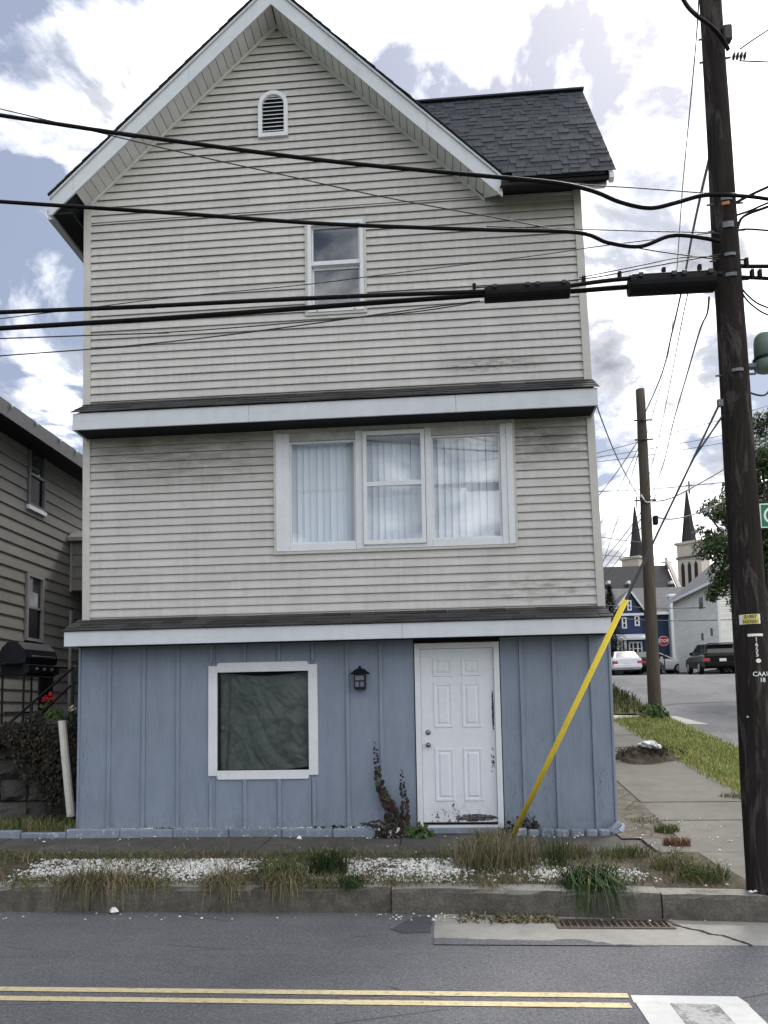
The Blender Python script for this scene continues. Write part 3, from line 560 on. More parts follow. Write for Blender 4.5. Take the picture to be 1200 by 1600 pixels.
tuft('weed_clump', 'upright dark weeds left of the big tuft on the verge', .95, -1.7, .21, .10, 90, .18, .42, .007, .6, M['grass_dark'], 7, (0, 0), .2, 'weeds')
tuft('weed_clump', 'green weeds along the walk in front of the edging right of the door', 1.12, -1.25, .23, .22, 260, .08, .20, .008, .9, M['grass_olive'], 8, (0, 0), .4, 'weeds')
tuft('weed_clump', 'green weeds along the walk near the house corner', 1.62, -1.3, .23, .22, 280, .08, .18, .008, 1.0, M['grass_green'], 9, (0, 0), .4, 'weeds')
tuft('weed_clump', 'green weeds at the right end of the verge near the pole', 2.08, -2.12, .2, .20, 360, .06, .20, .008, 1.0, M['grass_green'], 10, (0, 0), .4, 'weeds')
tuft('weed_clump', 'olive weeds behind the gravel at the right end of the verge', 1.95, -1.75, .21, .20, 280, .06, .17, .008, 1.0, M['grass_olive'], 12, (0, 0), .4, 'weeds')
tuft('weed_clump', 'grey green weed tuft in the side pavement crack', 2.36, -.12, .28, .13, 300, .05, .13, .008, 1.1, M['grass_green'], 13, (0, 0), .5, 'weeds')
tuft('weed_clump', 'rusty brown weed tuft on the side pavement', 2.26, -.80, .26, .13, 280, .04, .11, .008, 1.2, M['rust_weed'], 14, (0, 0), .4, 'weeds')
tuft('weed_clump', 'dry weeds at the door sill behind the straw clump', .45, -.55, .26, .20, 220, .06, .22, .007, .8, M['grass_dry'], 15, (0, 0), .3, 'weeds')
tuft('weed_clump', 'low dry weeds along the seam of the side pavement near the house corner', 2.25, .35, zp(.35)-.01, .22, 160, .02, .07, .008, 1.6, M['grass_dry'], 61, (0, 0), .5, 'weeds')
tuft('weed_clump', 'low green weeds at the edge between lawn strip and side pavement', 3.72, 1.5, zp(1.5)-.01, .25, 260, .03, .09, .01, 1.4, M['grass_olive'], 62, (0, 0), .5, 'weeds')
rr = random.Random(21)
m = MB(); blades(m, scatter(16000, 3.7, 5.1, .6, 9.2, lambda x, y: zp(y)-.01+.03*math.sin(max(0, (x-3.79))/1.21*math.pi), rr, lambda x, y: 1 if 3.85 < x < 5.0 else .5), .03, .10, .014, .9, rr); structure(m.obj('strip_grass', M['grass_lawn']), 'stuff')
m = MB(); blades(m, scatter(5000, 2.6, 5.1, 10.7, 17, mound, rr), .08, .34, .022, .7, rr); structure(m.obj('bank_grass', M['grass_olive']), 'stuff')
m = MB(); blades(m, scatter(1200, 2.6, 5.1, 11.5, 18, mound, rr), .15, .5, .03, .6, rr); structure(m.obj('bank_weeds', M['grass_dark']), 'stuff')
m = MB(); blades(m, scatter(2600, -7.5, -4.3, -.1, .7, lambda x, y: .29, rr), .05, .2, .009, .9, rr); structure(m.obj('yard_grass', M['grass_green']), 'stuff')
m = MB(); blades(m, scatter(900, -7.5, -4.3, -.1, .6, lambda x, y: .29, rr), .06, .24, .008, .9, rr); structure(m.obj('yard_dry_grass', M['grass_dry']), 'stuff')
m = MB(); blades(m, scatter(450, .05, .82, -2.72, -2.5, lambda x, y: .01, rr, lambda x, y: .4+.6*(x > .35)), .01, .03, .02, 5, rr); structure(m.obj('gutter_litter', M['grass_dry']), 'stuff')

# ================================================================== THE HOUSE
H = thing('house', 'tall narrow three storey house with beige siding above a blue boarded ground floor', 'house', (-1.25, 0, .27))
def xl(z): return -4.33+(7.9-z)*.013
def xr(z): return 1.74+(7.7-z)*.017
AX, AZ, SL, SRT = -1.89, 10.17, .925, .985       # gable apex where soffit meets the wall, slopes
def rake_l(z): return AX-(AZ-z)/SL
def rake_r(z): return AX+(AZ-z)/SRT
WIN = (-1.52, -.85, 6.41, 7.54); BIG = (-1.90, .82, 3.55, 4.95); LOW = (-2.62, -1.55, .98, 2.15); DOOR = (-.30, .58, .30, 2.36)
holes = [WIN, BIG, LOW, DOOR]
w = MB(); X0, X1, Z0, Z1 = -4.22, 1.70, .2, 7.74
xsu = sorted({X0, X1, *[h[0] for h in holes], *[h[1] for h in holes]}); zsu = sorted({Z0, Z1, *[h[2] for h in holes], *[h[3] for h in holes]})
for a, b in zip(xsu, xsu[1:]):
    for c, d in zip(zsu, zsu[1:]):
        mx_, mz_ = (a+b)/2, (c+d)/2
        if any(h[0] < mx_ < h[1] and h[2] < mz_ < h[3] for h in holes): continue
        w.box(a, b, .012, .14, c, d)
w.prism([(-4.22, 7.7405), (.54, 7.7405), (AX, AZ-.02), (-4.22, 7.98)], .012, .14)
w.box(-4.24, -4.12, .15, 9, .2, 7.7); w.box(1.62, 1.72, .15, 2.4, .2, 7.55); w.box(.6, .7, 2.4, 9, .2, 7.5); w.box(.6, 1.62, 2.3, 2.4, .2, 7.5); w.box(-4.12, .6, 8.9, 9, .2, 7.6)
w.prismx([(.1, 7.55), (2.3, 7.55), (1.2, 9.7)], 1.62, 1.72); w.prism([(-4.2, 7.6), (.6, 7.6), (AX, AZ-.1)], 8.9, 9)
w.box(-4.12, .6, .15, 8.9, 2.6, 2.7); w.box(-4.12, .6, .15, 8.9, 5.15, 5.25); w.box(-4.12, .6, .15, 8.9, .2, .26); w.box(-4.12, 1.6, 1.6, 1.7, .26, 7.5)
WALL = w.obj('wall', M['interior'], H)
# siding planks
def plank(xa0, xb0, xa1, xb1, z0, z1, dy=0):
    jj = RND.uniform(-.0018, .0018); z0 += jj; z1 += jj; yb, yt = -.019-dy, .004-dy; m = MB(); t = .0025; zt_ = z1+.012; k = (xa1-xa0)/(z1-z0)*.012; k2 = (xb1-xb0)/(z1-z0)*.012
    m.add([(xa0, yb, z0), (xb0, yb, z0), (xb0, yb+t, z0), (xa0, yb+t, z0), (xa0, yb, z0+.010), (xb0, yb, z0+.010), (xb0, yb+t, z0+.012), (xa0, yb+t, z0+.012), (xa1+k, yt, zt_), (xb1+k2, yt, zt_), (xb1+k2, yt+t, zt_), (xa1+k, yt+t, zt_)],
          [(3, 2, 1, 0), (0, 1, 5, 4), (4, 5, 9, 8), (2, 3, 7, 6), (6, 7, 11, 10), (8, 9, 10, 11), (0, 4, 7, 3), (4, 8, 11, 7), (1, 2, 6, 5), (5, 6, 10, 9)])
    m.obj('siding_plank', M['siding'], WALL)
def course(z0, z1, xa0, xb0, xa1, xb1, cut=None):
    segs = [(xa0, xb0, xa1, xb1)]
    if cut and cut[2] < (z0+z1)/2 < cut[3]: segs = [(xa0, cut[0], xa1, cut[0]), (cut[1], xb0, cut[1], xb1)]
    for (a0, b0, a1, b1) in segs:
        if b0-a0 < .04: continue
        if b0-a0 > 2.6 and RND.random() < .8:
            j = RND.uniform(a0+.8, b0-.8); plank(a0, j, a1, j, z0, z1); plank(j-.03, b0, j-.03, b1, z0, z1, .002)
        else: plank(a0, b0, a1, b1, z0, z1)
E_ = .0985
z = 5.345
while z < AZ-.02:
    z1 = min(z+E_-.001, AZ-.005); t = z+.02
    la = lambda q: max(xl(q)+.085, rake_l(q)+.005) if q > 7.9 else xl(q)+.085
    ra = lambda q: xr(q)-.085 if q < 7.735 else rake_r(q)-.005
    if z < 7.735 < z1: z1 = 7.735
    c = WIN if z < 8 else (-2.10, -1.77, 8.70, 9.24)
    if z1-z > .012 and la(z1) < ra(z1)-.01: course(z, z1, la(z), ra(z), la(z1), ra(z1), c)
    z = z1+.001
z = 2.70
while z < 5.02:
    course(z, min(z+E_, 5.04)-.001, xl(z)+.085, xr(z)-.085, xl(z)+.085, xr(z)-.085, (-1.955, .87, 3.47, 5.2)); z += E_
# corner boards
for (z0, z1) in ((5.36, 7.735), (2.70, 5.02)):
    for s in (0, 1):
        m = MB()
        if s == 0: m.prism([(xl(z0), z0), (xl(z0)+.088, z0), (xl(z1)+.088, z1+(.25 if z1 > 7 else 0)), (xl(z1), z1+(.25 if z1 > 7 else 0))], -.03, .15)
        else: m.prism([(xr(z0)-.088, z0), (xr(z0), z0), (xr(z1), z1), (xr(z1)-.088, z1)], -.03, .15)
        m.obj('corner_board', M['trim_beige'], WALL)
m = MB(); m.box(-4.245, -4.18, .16, 9, 2.7, 7.95); m.obj('side_siding', M['siding'], WALL)
m = MB(); m.box(1.72, 1.75, .16, 2.4, 2.6, 7.7); m.box(1.722, 1.77, .16, 2.4, .2, 2.6); m.obj('side_siding', M['siding'], WALL)
# ground floor boards and battens
BL = MB().box(-4.27, 1.82, .0, .011, .22, .27).obj('lower_wall', M['blue'], H)
zt = 2.50
bxs = [-4.275]+[at(px, 1250, 0).x for px in (171, 225, 279, 331, 384, 438, 492, 546, 599)]+[-.345, .63]+[at(px, 1250, 0).x for px in (821, 873, 932)]+[1.835]
LOWO, DOORO = (-2.655, -1.535, .955, 2.165), (-.345, .63, .1, 2.8)
def board(x0, x1, z0, z1): 
    m = MB().bbox(x0+.0015, x1-.0015, -.014+RND.uniform(-.002, .002), .012, z0, z1, .003); m.obj('board', M['blue'], BL)
for a, b in zip(bxs, bxs[1:]):
    if a >= -.35 and b <= .64: continue
    cuts = [(a, b)]
    if b > LOWO[0] and a < LOWO[1]:
        xs_ = sorted({a, b, *[q for q in (LOWO[0], LOWO[1]) if a < q < b]})
        for c, d in zip(xs_, xs_[1:]):
            if LOWO[0] <= (c+d)/2 <= LOWO[1]: board(c, d, .24, LOWO[2]); board(c, d, LOWO[3], zt)
            else: board(c, d, .24, zt)
    else: board(a, b, .24, zt)
for x in bxs[1:-1]:
    if -.36 < x < .64: continue
    spans = [(.24, zt)] if not (-2.765 < x < -1.43) else [(.24, .881), (2.229, zt)]
    for c, d in spans: MB().bbox(x-.024, x+.018, -.038, -.010, c, d, .003).obj('batten', M['blue'], BL)
for x0, x1 in ((-4.30, -4.272), (1.832, 1.862)): MB().bbox(x0, x1, -.03, .2, .24, zt, .004).obj('corner_board', M['blue'], BL)
# pent roofs between the storeys
def shingle_mesh(mat): return MB().add([(-.5, 0, 0), (.5, 0, 0), (.5, 1.35, 0), (-.5, 1.35, 0), (-.5, 0, 1), (.5, 0, 1), (.5, 1.35, .25), (-.5, 1.35, .25)], BOXF).mesh(mat, name='shingle')
SHN, SHO = shingle_mesh(M['shingle']), shingle_mesh(M['shingle_old'])
def lay_shingles(parent, mesh, x0f, x1, y0, z0, ang, nrows, expo, wr, tk, seed):
    rr = random.Random(seed); cs, sn = math.cos(ang), math.sin(ang)
    for i in range(nrows):
        v = i*expo; x = x0f(v*sn+z0); first = True
        while x < x1-.02:
            wd = rr.uniform(*wr)*(.5 if first else 1); first = False; wd = min(wd, x1-x)
            if x1-x-wd < .06: wd = x1-x
            th = tk[0] if rr.random() < .55 else tk[1]
            o = link('shingle', mesh, loc=(x+wd/2, y0+v*cs, z0+v*sn)); o.rotation_euler = (ang+rr.uniform(-.008, .008), 0, rr.uniform(-.003, .003)); o.scale = (wd-.005, expo, th); setparent(o, parent); x += wd
def pent(name, zf0, zf1, zw, x0, x1, yo, rows, expo, seed, joints):
    ang = math.atan2(zw-zf1, -yo)
    m = MB().prismx([(yo+.02, zf0+.02), (.011, zf0+.02), (.011, zw-.03), (yo+.02, zf1-.012)], x0+.02, x1-.02)
    p = m.obj(name, M['soffit_shade'], H)
    js = [x0]+joints+[x1]
    for a, b in zip(js, js[1:]): MB().bbox(a+.001, b-.001, yo, yo+.019, zf0, zf1-.01, .004).obj('fascia', M['fascia'], p)
    for x in (x0, x1-.019): MB().prismx([(yo+.022, zf0+.005), (.01, zf0+.005), (.01, zw-.05), (yo+.022, zf1-.035)], x, x+.019).obj('end_fascia', M['fascia'], p)
    lay_shingles(p, SHO, lambda z: x0-.02, x1+.02, yo-.025, zf1-.008, ang, rows, expo, (.24, .36), (.012, .008), seed)
    return p
pent('pent_roof', 4.955, 5.165, 5.415, -4.25, 1.765, -.38, 4, .118, 5, [-2.16, .2])
pent('pent_roof', 2.425, 2.605, 2.775, -4.295, 1.80, -.40, 4, .108, 6, [-.45])
# main roof
RT = .235; OV = -.33
def zl(x): return AZ+(x-AX)*SL
def zr(x): return AZ-(x-AX)*SRT
EXL, EXR = -4.585, .80
rm = MB()
for (ya, yb, xe) in ((OV+.025, OV+.10, EXR), (OV+.101, 2.6, .56), (2.601, 9.3, EXR)): rm.prism([(EXL, zl(EXL)+.05), (AX, AZ+.05), (xe, zr(xe)+.05), (xe, zr(xe)+RT), (AX, AZ+RT+.02), (EXL, zl(EXL)+RT)], ya, yb)
ROOF = rm.obj('main_roof', M['shingle'], H)
def rakeboard(xa, xb, zf, y0, y1, h0, h1, name, mat):
    MB().prism([(xa, zf(xa)+h0), (xb, zf(xb)+h0), (xb, zf(xb)+h1), (xa, zf(xa)+h1)], y0, y1).obj(name, mat, ROOF)
for xa, xb in ((EXL, -4.32), (-4.318, -2.9), (-2.898, AX)): rakeboard(xa, xb, zl, OV, OV+.022, -.022, .19, 'rake_fascia', M['fascia'])
for xa, xb in ((AX, -1.2), (-1.198, -.05), (-.048, EXR)): rakeboard(xa, xb, zr, OV, OV+.022, -.022, .19, 'rake_fascia', M['fascia'])
rakeboard(EXL-.02, AX, zl, OV-.02, OV+.02, .192, RT-.012, 'drip_edge', M['fascia']); rakeboard(AX, EXR+.03, zr, OV-.02, OV+.02, .192, RT-.012, 'drip_edge', M['fascia'])
# edge of the roof shingles, course by course
for zf, xa, xb, s in ((zl, EXL-.03, AX, 1), (zr, EXR+.03, AX, -1)):
    n = 26; 
    for i in range(n):
        a = xa+(xb-xa)*i/n; b = xa+(xb-xa)*(i+1)/n+.03*s; lo, hi = (a, b) if s > 0 else (b, a)
        t0 = RT+.002+RND.uniform(0, .006); up = .014
        za, zb = zf(lo)+t0, zf(hi)+t0
        m = MB(); k0 = up if s > 0 else .003; k1 = .003 if s > 0 else up
        m.prism([(lo, za), (hi, zb), (hi, zb+k1+.004), (lo, za+k0+.004)], OV-.035-RND.uniform(0, .008), OV+.4); m.obj('shingle', M['shingle'], ROOF)
# soffit panels of the gable overhang
def soffits(xa, xb, zf, n):
    for i in range(n):
        a = xa+(xb-xa)*i/n; b = xa+(xb-xa)*(i+1)/n; g = .004 if b > a else -.004; h = RND.uniform(-.003, .003)
        lo, hi = min(a, b)+.0035, max(a, b)-.0035
        MB().prism([(lo, zf(lo)+.004+h), (hi, zf(hi)+.004+h), (hi, zf(hi)+.02+h), (lo, zf(lo)+.02+h)], OV+.024, -.002 if lo < .50 else max(OV+.03, -.002-.30*((lo+hi)/2-.52)/.25)).obj('soffit_panel', M['soffit'], ROOF)
soffits(-4.30, AX-.005, zl, 28); soffits(AX+.005, .60, zr, 28)
MB().slab([(.602, OV+.024), (.785, OV+.024), (.602, -.004)], lambda x, y: zr(x)+.004, lambda x, y: zr(x)+.02).obj('soffit_panel', M['soffit'], ROOF)
rakeboard(-4.24, AX, zl, -.028, -.003, -.035, .003, 'soffit_channel', M['soffit']); rakeboard(AX, .62, zr, -.028, -.003, -.035, .003, 'soffit_channel', M['soffit'])
MB().box(EXL+.01, -4.338, OV+.03, 9.2, zl(EXL)-.0, zl(EXL)+.02).obj('eave_soffit', M['soffit_shade'], ROOF)
MB().box(EXL-.022, EXL-.001, OV+.0, 9.2, zl(EXL)-.02, zl(EXL)+.17).obj('eave_fascia', M['fascia'], ROOF)
# gutter with hangers and downspout elbow
gz = zl(EXL)+.02; gx = EXL-.024
gut = MB(); prof = [(gx, gz+.115), (gx, gz), (gx-.075, gz), (gx-.11, gz+.06), (gx-.12, gz+.115), (gx-.135, gz+.115), (gx-.135, gz+.105), (gx-.118, gz+.05), (gx-.08, gz-.012), (gx+.002, gz-.012)]
gut.prism(prof[::-1], OV+.12, 9.2); GUT = gut.obj('gutter', M['fascia'], H)
MB().prism([(gx-.004, gz+.002), (gx-.004, gz+.11), (gx-.112, gz+.11), (gx-.10, gz+.06), (gx-.074, gz+.002)], OV+.115, OV+.119).obj('gutter_cap', M['fascia'], GUT)
dp = MB(); dp.tube([(gx-.05, 1.55, gz), (gx-.05, 1.55, gz-.10), (gx+.0, 1.55, gz-.17), (-4.36, 1.55, gz-.27), (-4.33, 1.55, gz-.42), (-4.33, 1.55, 2.9)], .04, 8); dp.obj('downspout', M['fascia'], GUT, True)
# side wing roof with individually laid shingles
ANG = math.atan2(10.0-7.66, 1.62)
WX1 = 2.06
def wleft(z): return AX+(AZ+RT-z)/SRT-.02
wr = MB(); e = .05
wr.add([(wleft(7.66), -.42, 7.62), (WX1-.02, -.42, 7.62), (WX1-.02, 1.2, 9.96), (wleft(9.96), 1.2, 9.96), (WX1-.02, 2.82, 7.62), (wleft(7.66), 2.82, 7.62), (WX1-.02, 1.2, 9.8), (WX1-.02, -.32, 7.6), (WX1-.02, 2.7, 7.6)], [(0, 1, 2, 3), (3, 2, 4, 5), (1, 7, 6, 8, 4, 2)])
WING = wr.obj('wing_roof', M['shingle'], H)
lay_shingles(WING, SHN, lambda z: max(wleft(z), -1.5), WX1, -.45, 7.635, ANG, 22, .129, (.07, .19), (.004, .010), 8)
MB().box(-1.45, WX1+.01, 1.12, 1.28, 9.975, 9.998).obj('ridge_cap', M['shingle'], WING)
MB().bbox(.78, 1.985, -.40, -.375, 7.575, 7.64, .004).obj('eave_fascia', simple('dark_fascia', (.012, .011, .014), .5), WING)
MB().slab([(.79, -.374), (1.985, -.374), (1.985, -.004), (.61, -.004)], lambda x, y: 7.7417+.4189*y, lambda x, y: 7.76+.4189*y).obj('eave_soffit', M['soffit_shade'], WING)
MB().prismx([(-.44, 7.56), (-.39, 7.53), (1.2, 9.82), (1.2, 9.95), (-.44, 7.61)], WX1-.075, WX1-.025).obj('rake_fascia', M['white'], WING)
MB().prismx([(-.33, 7.56), (-.20, 7.60), (1.2, 9.70), (1.2, 9.78)], 1.73, WX1-.08).obj('rake_soffit', M['soffit'], WING)
# attic vent
V = MB().prism([(-2.085, 8.715), (-1.785, 8.715), (-1.785, 9.10)]+[(-1.935+.15*math.cos(R(a)), 9.10+.15*math.sin(R(a))) for a in range(15, 180, 15)]+[(-2.085, 9.10)], .0, .01).obj('attic_vent', M['interior'], H)
def archpts(r, z0): return [(-1.935-r, z0)]+[(-1.935-r, 9.10)]+[(-1.935+r*math.cos(R(a)), 9.10+r*math.sin(R(a))) for a in range(165, 0, -15)]+[(-1.935+r, 9.10), (-1.935+r, z0)]
oa, ia = archpts(.185, 8.685), archpts(.135, 8.735); fm = MB(); n = len(oa)
for i in range(n):
    j = (i+1) % n
    A, B, C_, D = oa[i], oa[j], ia[j], ia[i]
    y0, y1 = -.045, 0
    fm.add([(A[0], y0, A[1]), (B[0], y0, B[1]), (C_[0], y0, C_[1]), (D[0], y0, D[1]), (A[0], y1, A[1]), (B[0], y1, B[1]), (C_[0], y1, C_[1]), (D[0], y1, D[1])], [(0, 3, 2, 1), (0, 1, 5, 4), (2, 3, 7, 6)])
fm.obj('frame', M['white'], V)
for i in range(9):
    z0 = 8.752+i*.052; hw = .133 if z0 < 9.10 else math.sqrt(max(.0004, .135**2-(z0+.02-9.10)**2))
    MB().add([(-1.935-hw, -.042, z0), (-1.935+hw, -.042, z0), (-1.935+hw, -.002, z0+.036), (-1.935-hw, -.002, z0+.036), (-1.935-hw, -.042, z0+.008), (-1.935+hw, -.042, z0+.008), (-1.935+hw, -.002, z0+.044), (-1.935-hw, -.002, z0+.044)], BOXF).obj('slat', M['white'], V)
# ---- windows
def pane(x0, x1, z0, z1, y, mat, parent): return MB().box(x0, x1, y, y+.004, z0, z1).obj('pane', mat, parent)
W1 = frame_mb(-1.555, -.812, 6.372, 7.572, .03, -.032, .0).obj('window', M['trim_beige'], H)
frame_mb(-1.523, -.844, 6.404, 7.540, .045, -.042, .10, .05).obj('frame', M['white'], W1)
frame_mb(-1.476, -.891, 7.03, 7.494, .018, .0, .03).obj('sash', M['white'], W1); frame_mb(-1.476, -.891, 6.456, 7.028, .02, .035, .065, None, .06).obj('sash', M['white'], W1)
MB().box(-1.478, -.889, -.02, .034, 7.0, 7.05).obj('meeting_rail', M['white'], W1)
pane(-1.457, -.910, 7.052, 7.475, .012, M['glass'], W1); pane(-1.455, -.912, 6.477, 6.967, .048, M['glass'], W1)
for x in (-1.42, -.97): MB().bbox(x, x+.022, -.048, -.043, 6.412, 6.42, .001).obj('weep_hole', M['blackmetal'], W1)
fx = lambda px: at(px, 765, 0).x
W2 = frame_mb(fx(428.5), fx(806.5), 3.48, 5.0, .028, -.034, 0).obj('window', M['trim_beige'], H)
a0, a1 = fx(428.5)+.029, fx(806.5)-.029
bl, br, cl, crx, dl, dr = fx(453), fx(556), fx(568), fx(665), fx(675), fx(783)
zb0, zb1 = 3.60, 4.83
for (q0, q1, nm) in ((a0, bl, 'jamb'), (br, cl, 'mullion'), (crx, dl, 'mullion'), (dr, a1, 'jamb')):
    MB().bbox(q0, q1, -.030, .09, 3.512, 4.93, .005).obj(nm, M['white'], W2)
MB().bbox(a0, (a0+bl)/2, -.040, -.0305, 3.512, 4.93, .003).obj('jamb_trim', M['white'], W2); MB().bbox((a1+dr)/2, a1, -.040, -.0305, 3.512, 4.93, .003).obj('jamb_trim', M['white'], W2)
m = Mat('weathered_header', (.40, .40, .39), .6); m.vary(5, .2, (.5, 1, 2)).vary(20, .2); M['header'] = m.done()
MB().bbox(a0, a1, -.036, .09, 4.931, 4.985, .003).obj('header', M['header'], W2)
for q0, q1 in ((bl, br), (cl, crx), (dl, dr)):
    MB().bbox(q0+.001, q1-.001, -.026, .09, zb1+.001, 4.93, .003).obj('head', M['header'], W2); MB().bbox(q0+.001, q1-.001, -.032, .09, 3.512, zb0-.001 if q0 != cl else 3.555, .003).obj('sill', M['white'], W2)
for q0, q1 in ((bl, br), (dl, dr)):
    frame_mb(q0+.001, q1-.001, zb0, zb1, .02, .0, .05).obj('sash', M['white'], W2); pane(q0+.021, q1-.021, zb0+.021, zb1-.021, .02, M['glass_big'], W2)
zm = at(617, 757, 0).z
frame_mb(cl+.002, crx-.002, 3.557, 4.90, .045, -.06, -.037, .05).obj('storm_frame', M['white'], W2)
MB().box(cl+.048, crx-.048, -.058, -.03, zm-.025, zm+.025).obj('meeting_rail', M['white'], W2)
pane(cl+.047, crx-.047, zm+.026, 4.853, -.045, M['glass_big'], W2); pane(cl+.047, crx-.047, 3.609, zm-.026, -.035, M['glass_big'], W2)
slm = MB().add([(-.043, -.004, 0), (0, .004, 0), (.043, -.004, 0), (-.043, -.004, 1.26), (0, .004, 1.26), (.043, -.004, 1.26)], [(0, 1, 4, 3), (1, 2, 5, 4)]).mesh(M['blind'], True)
for q0, q1 in ((bl, br), (cl+.03, crx-.03), (dl, dr)):
    bd = MB().box(q0, q1, .125, .155, 4.84, 4.87).obj('vertical_blind', M['blind'], W2); n = round((q1-q0)/.086)
    for i in range(n+1):
        o = link('slat', slm, loc=(q0+.03+(q1-q0-.06)*i/n, .14, 3.585)); o.rotation_euler = (0, RND.uniform(-.008, .008), RND.uniform(.12, .34) if q0 < 0 else RND.uniform(.25, .5)); setparent(o, bd)
# boarded look of the ground floor window: dark green tarp behind dusty glass
W3 = MB().box(-2.74, -1.45, -.002, .011, .88, 2.23).add([], []).obj('window', M['soffit_shade'], H)
W3.data.clear_geometry(); mm = frame_mb(-2.64, -1.53, .96, 2.17, .03, -.012, .10); W3.data.from_pydata(mm.v, [], mm.f)
for (x0, x1, z0, z1, y) in ((-2.735, -2.628, .925, 2.19, -.034), (-1.562, -1.455, .925, 2.19, -.034)): MB().bbox(x0, x1, y, -.0125, z0, z1, .004).obj('casing', M['white'], W3)
def chamfer(x0, x1, z0, z1, c): return [(x0+c, z0), (x1-c, z0), (x1, z0+c*(z0 < 1.5)), (x1, z1-c*(z1 > 1.5)), (x1-c*(z1 > 1.5), z1), (x0+c*(z1 > 1.5), z1), (x0, z1-c*(z1 > 1.5)), (x0, z0+c*(z0 < 1.5))]
MB().prism(chamfer(-2.628, -1.562, 2.115, 2.225, .018), -.038, -.0125).obj('casing', M['white'], W3); MB().prism(chamfer(-2.628, -1.562, .885, .985, .018), -.038, -.0125).obj('casing', M['white'], W3)
pane(-2.61, -1.56, .99, 2.14, .018, M['glass_low'], W3)
nx, nzv = 80, 80; tp = MB()
import mathutils.noise as mn
def tarpy(u, v):
    n = lambda a, b, c: mn.noise(Vector((a, b, c)))
    w1 = u+.10*n(u*1.5, v*1.5, 2); w2 = v+.10*n(u*1.5, v*1.5, 9)
    y = .075-.055*abs(n(w1*2.4+w2*1.6, w2*.9-w1*.6, 7))-.035*abs(n(w1*3.4-w2*2.6, w2*1.6+w1, 3))+.02*n(u*2, v*2, 1)
    y -= .022*abs(n(w1*7+w2*6, w2*3-w1*2, 5))+.012*abs(n(w1*15-w2*9, w2*9, 15))
    y += .03*math.exp(-((u/1.6-.07-.02*v)/.02)**2)
    return y
for j in range(nzv+1):
    for i in range(nx+1):
        u, v = i/nx, j/nzv; tp.v.append((-2.63+1.08*u, tarpy(u*1.6, v*1.6), .96+1.16*v+(.06*u*u*(1-v))-.05*math.sin(math.pi*u)*v**3))
for j in range(nzv):
    for i in range(nx): k = j*(nx+1)+i; tp.f.append((k, k+1, k+nx+2, k+nx+1))
tp.obj('tarp', M['tarp'], W3, True)
# ---- door
D = MB().box(-.271, .556, .0, .045, .3845, 2.331).obj('door', M['door'], H)
frame_mb(-.335, .62, .33, 2.395, .062, -.04, .06, .03).obj('door_frame', M['white'], D)
MB().bbox(-.345, .63, -.06, .05, .262, .329, .006).obj('sill', M['edging'], D); MB().bbox(-.27, .55, -.045, .03, .3605, .384, .002).obj('threshold', M['blackmetal'], D)
MB().bbox(-.35, .635, -.02, .06, 2.397, 2.50, .003).obj('lintel', M['soffit_shade'], D)
for (z0, z1) in ((2.02, 2.22), (1.44, 1.94), (.62, 1.20)):
    for (x0, x1) in ((-.125, .085), (.195, .405)):
        m = MB(); i1, i2, i3 = .022, .036, .062
        def ring(i, y): return [(x0+i, y, z0+i), (x1-i, y, z0+i), (x1-i, y, z1-i), (x0+i, y, z1-i)]
        rings = [ring(-.006, -.0005), ring(0, -.009), ring(i1, -.008), ring(i2, -.001), ring(i3, -.011)]; k = 0
        for r_ in rings: m.v += r_
        for a in range(4):
            for q in range(4): m.f.append((a*4+q, a*4+(q+1) % 4, a*4+4+(q+1) % 4, a*4+4+q))
        m.f.append((16, 17, 18, 19)); m.obj('panel', M['door'], D)
MB().lathe([(.026, 0), (.028, .006), (.012, .012), (.012, .03), (.026, .04), (.028, .055), (.018, .066), (.003, .068)], (-.198, -.001, 1.245), 16, 'y').obj('door_knob', M['brass'], D, True)
MB().lathe([(.029, 0), (.03, .008), (.024, .016), (.022, .017), (.003, .018)], (-.198, -.001, 1.385), 16, 'y').obj('deadbolt', M['brass'], D, True)
# ---- wall lantern
L = thing('wall_lantern', 'small black wall lantern between the tarped window and the door', 'lantern', (-.955, -.03, 1.9))
lx = -.955
MB().bbox(lx-.045, lx+.045, -.033, -.02, 1.93, 2.09, .003).obj('back_plate', M['blackmetal'], L)
m = MB()
for sx in (-1, 1):
    for y in (-.145, -.045): m.box(lx+sx*.058-.005, lx+sx*.058+.005, y-.005, y+.005, 1.905, 2.05)
for z in (1.90, 1.975, 2.045): m.box(lx-.064, lx+.064, -.151, -.14, z, z+.012); m.box(lx-.064, lx+.064, -.05, -.039, z, z+.012); m.box(lx-.064, lx-.053, -.14, -.05, z, z+.012); m.box(lx+.053, lx+.064, -.14, -.05, z, z+.012)
m.box(lx-.004, lx+.004, -.149, -.141, 1.912, 1.975); m.obj('cage', M['blackmetal'], L)
MB().lathe([(.115, 0), (.112, .008), (.05, .06), (.018, .066), (.018, .085), (.008, .095)], (lx, -.095, 2.057), 4).obj('cap', M['blackmetal'], L); L.children[-1]
MB().box(lx-.052, lx+.052, -.139, -.051, 1.913, 2.044).obj('glass', M['lampglass'], L)
MB().box(lx-.06, lx+.06, -.145, -.02, 1.885, 1.899).obj('base', M['blackmetal'], L)

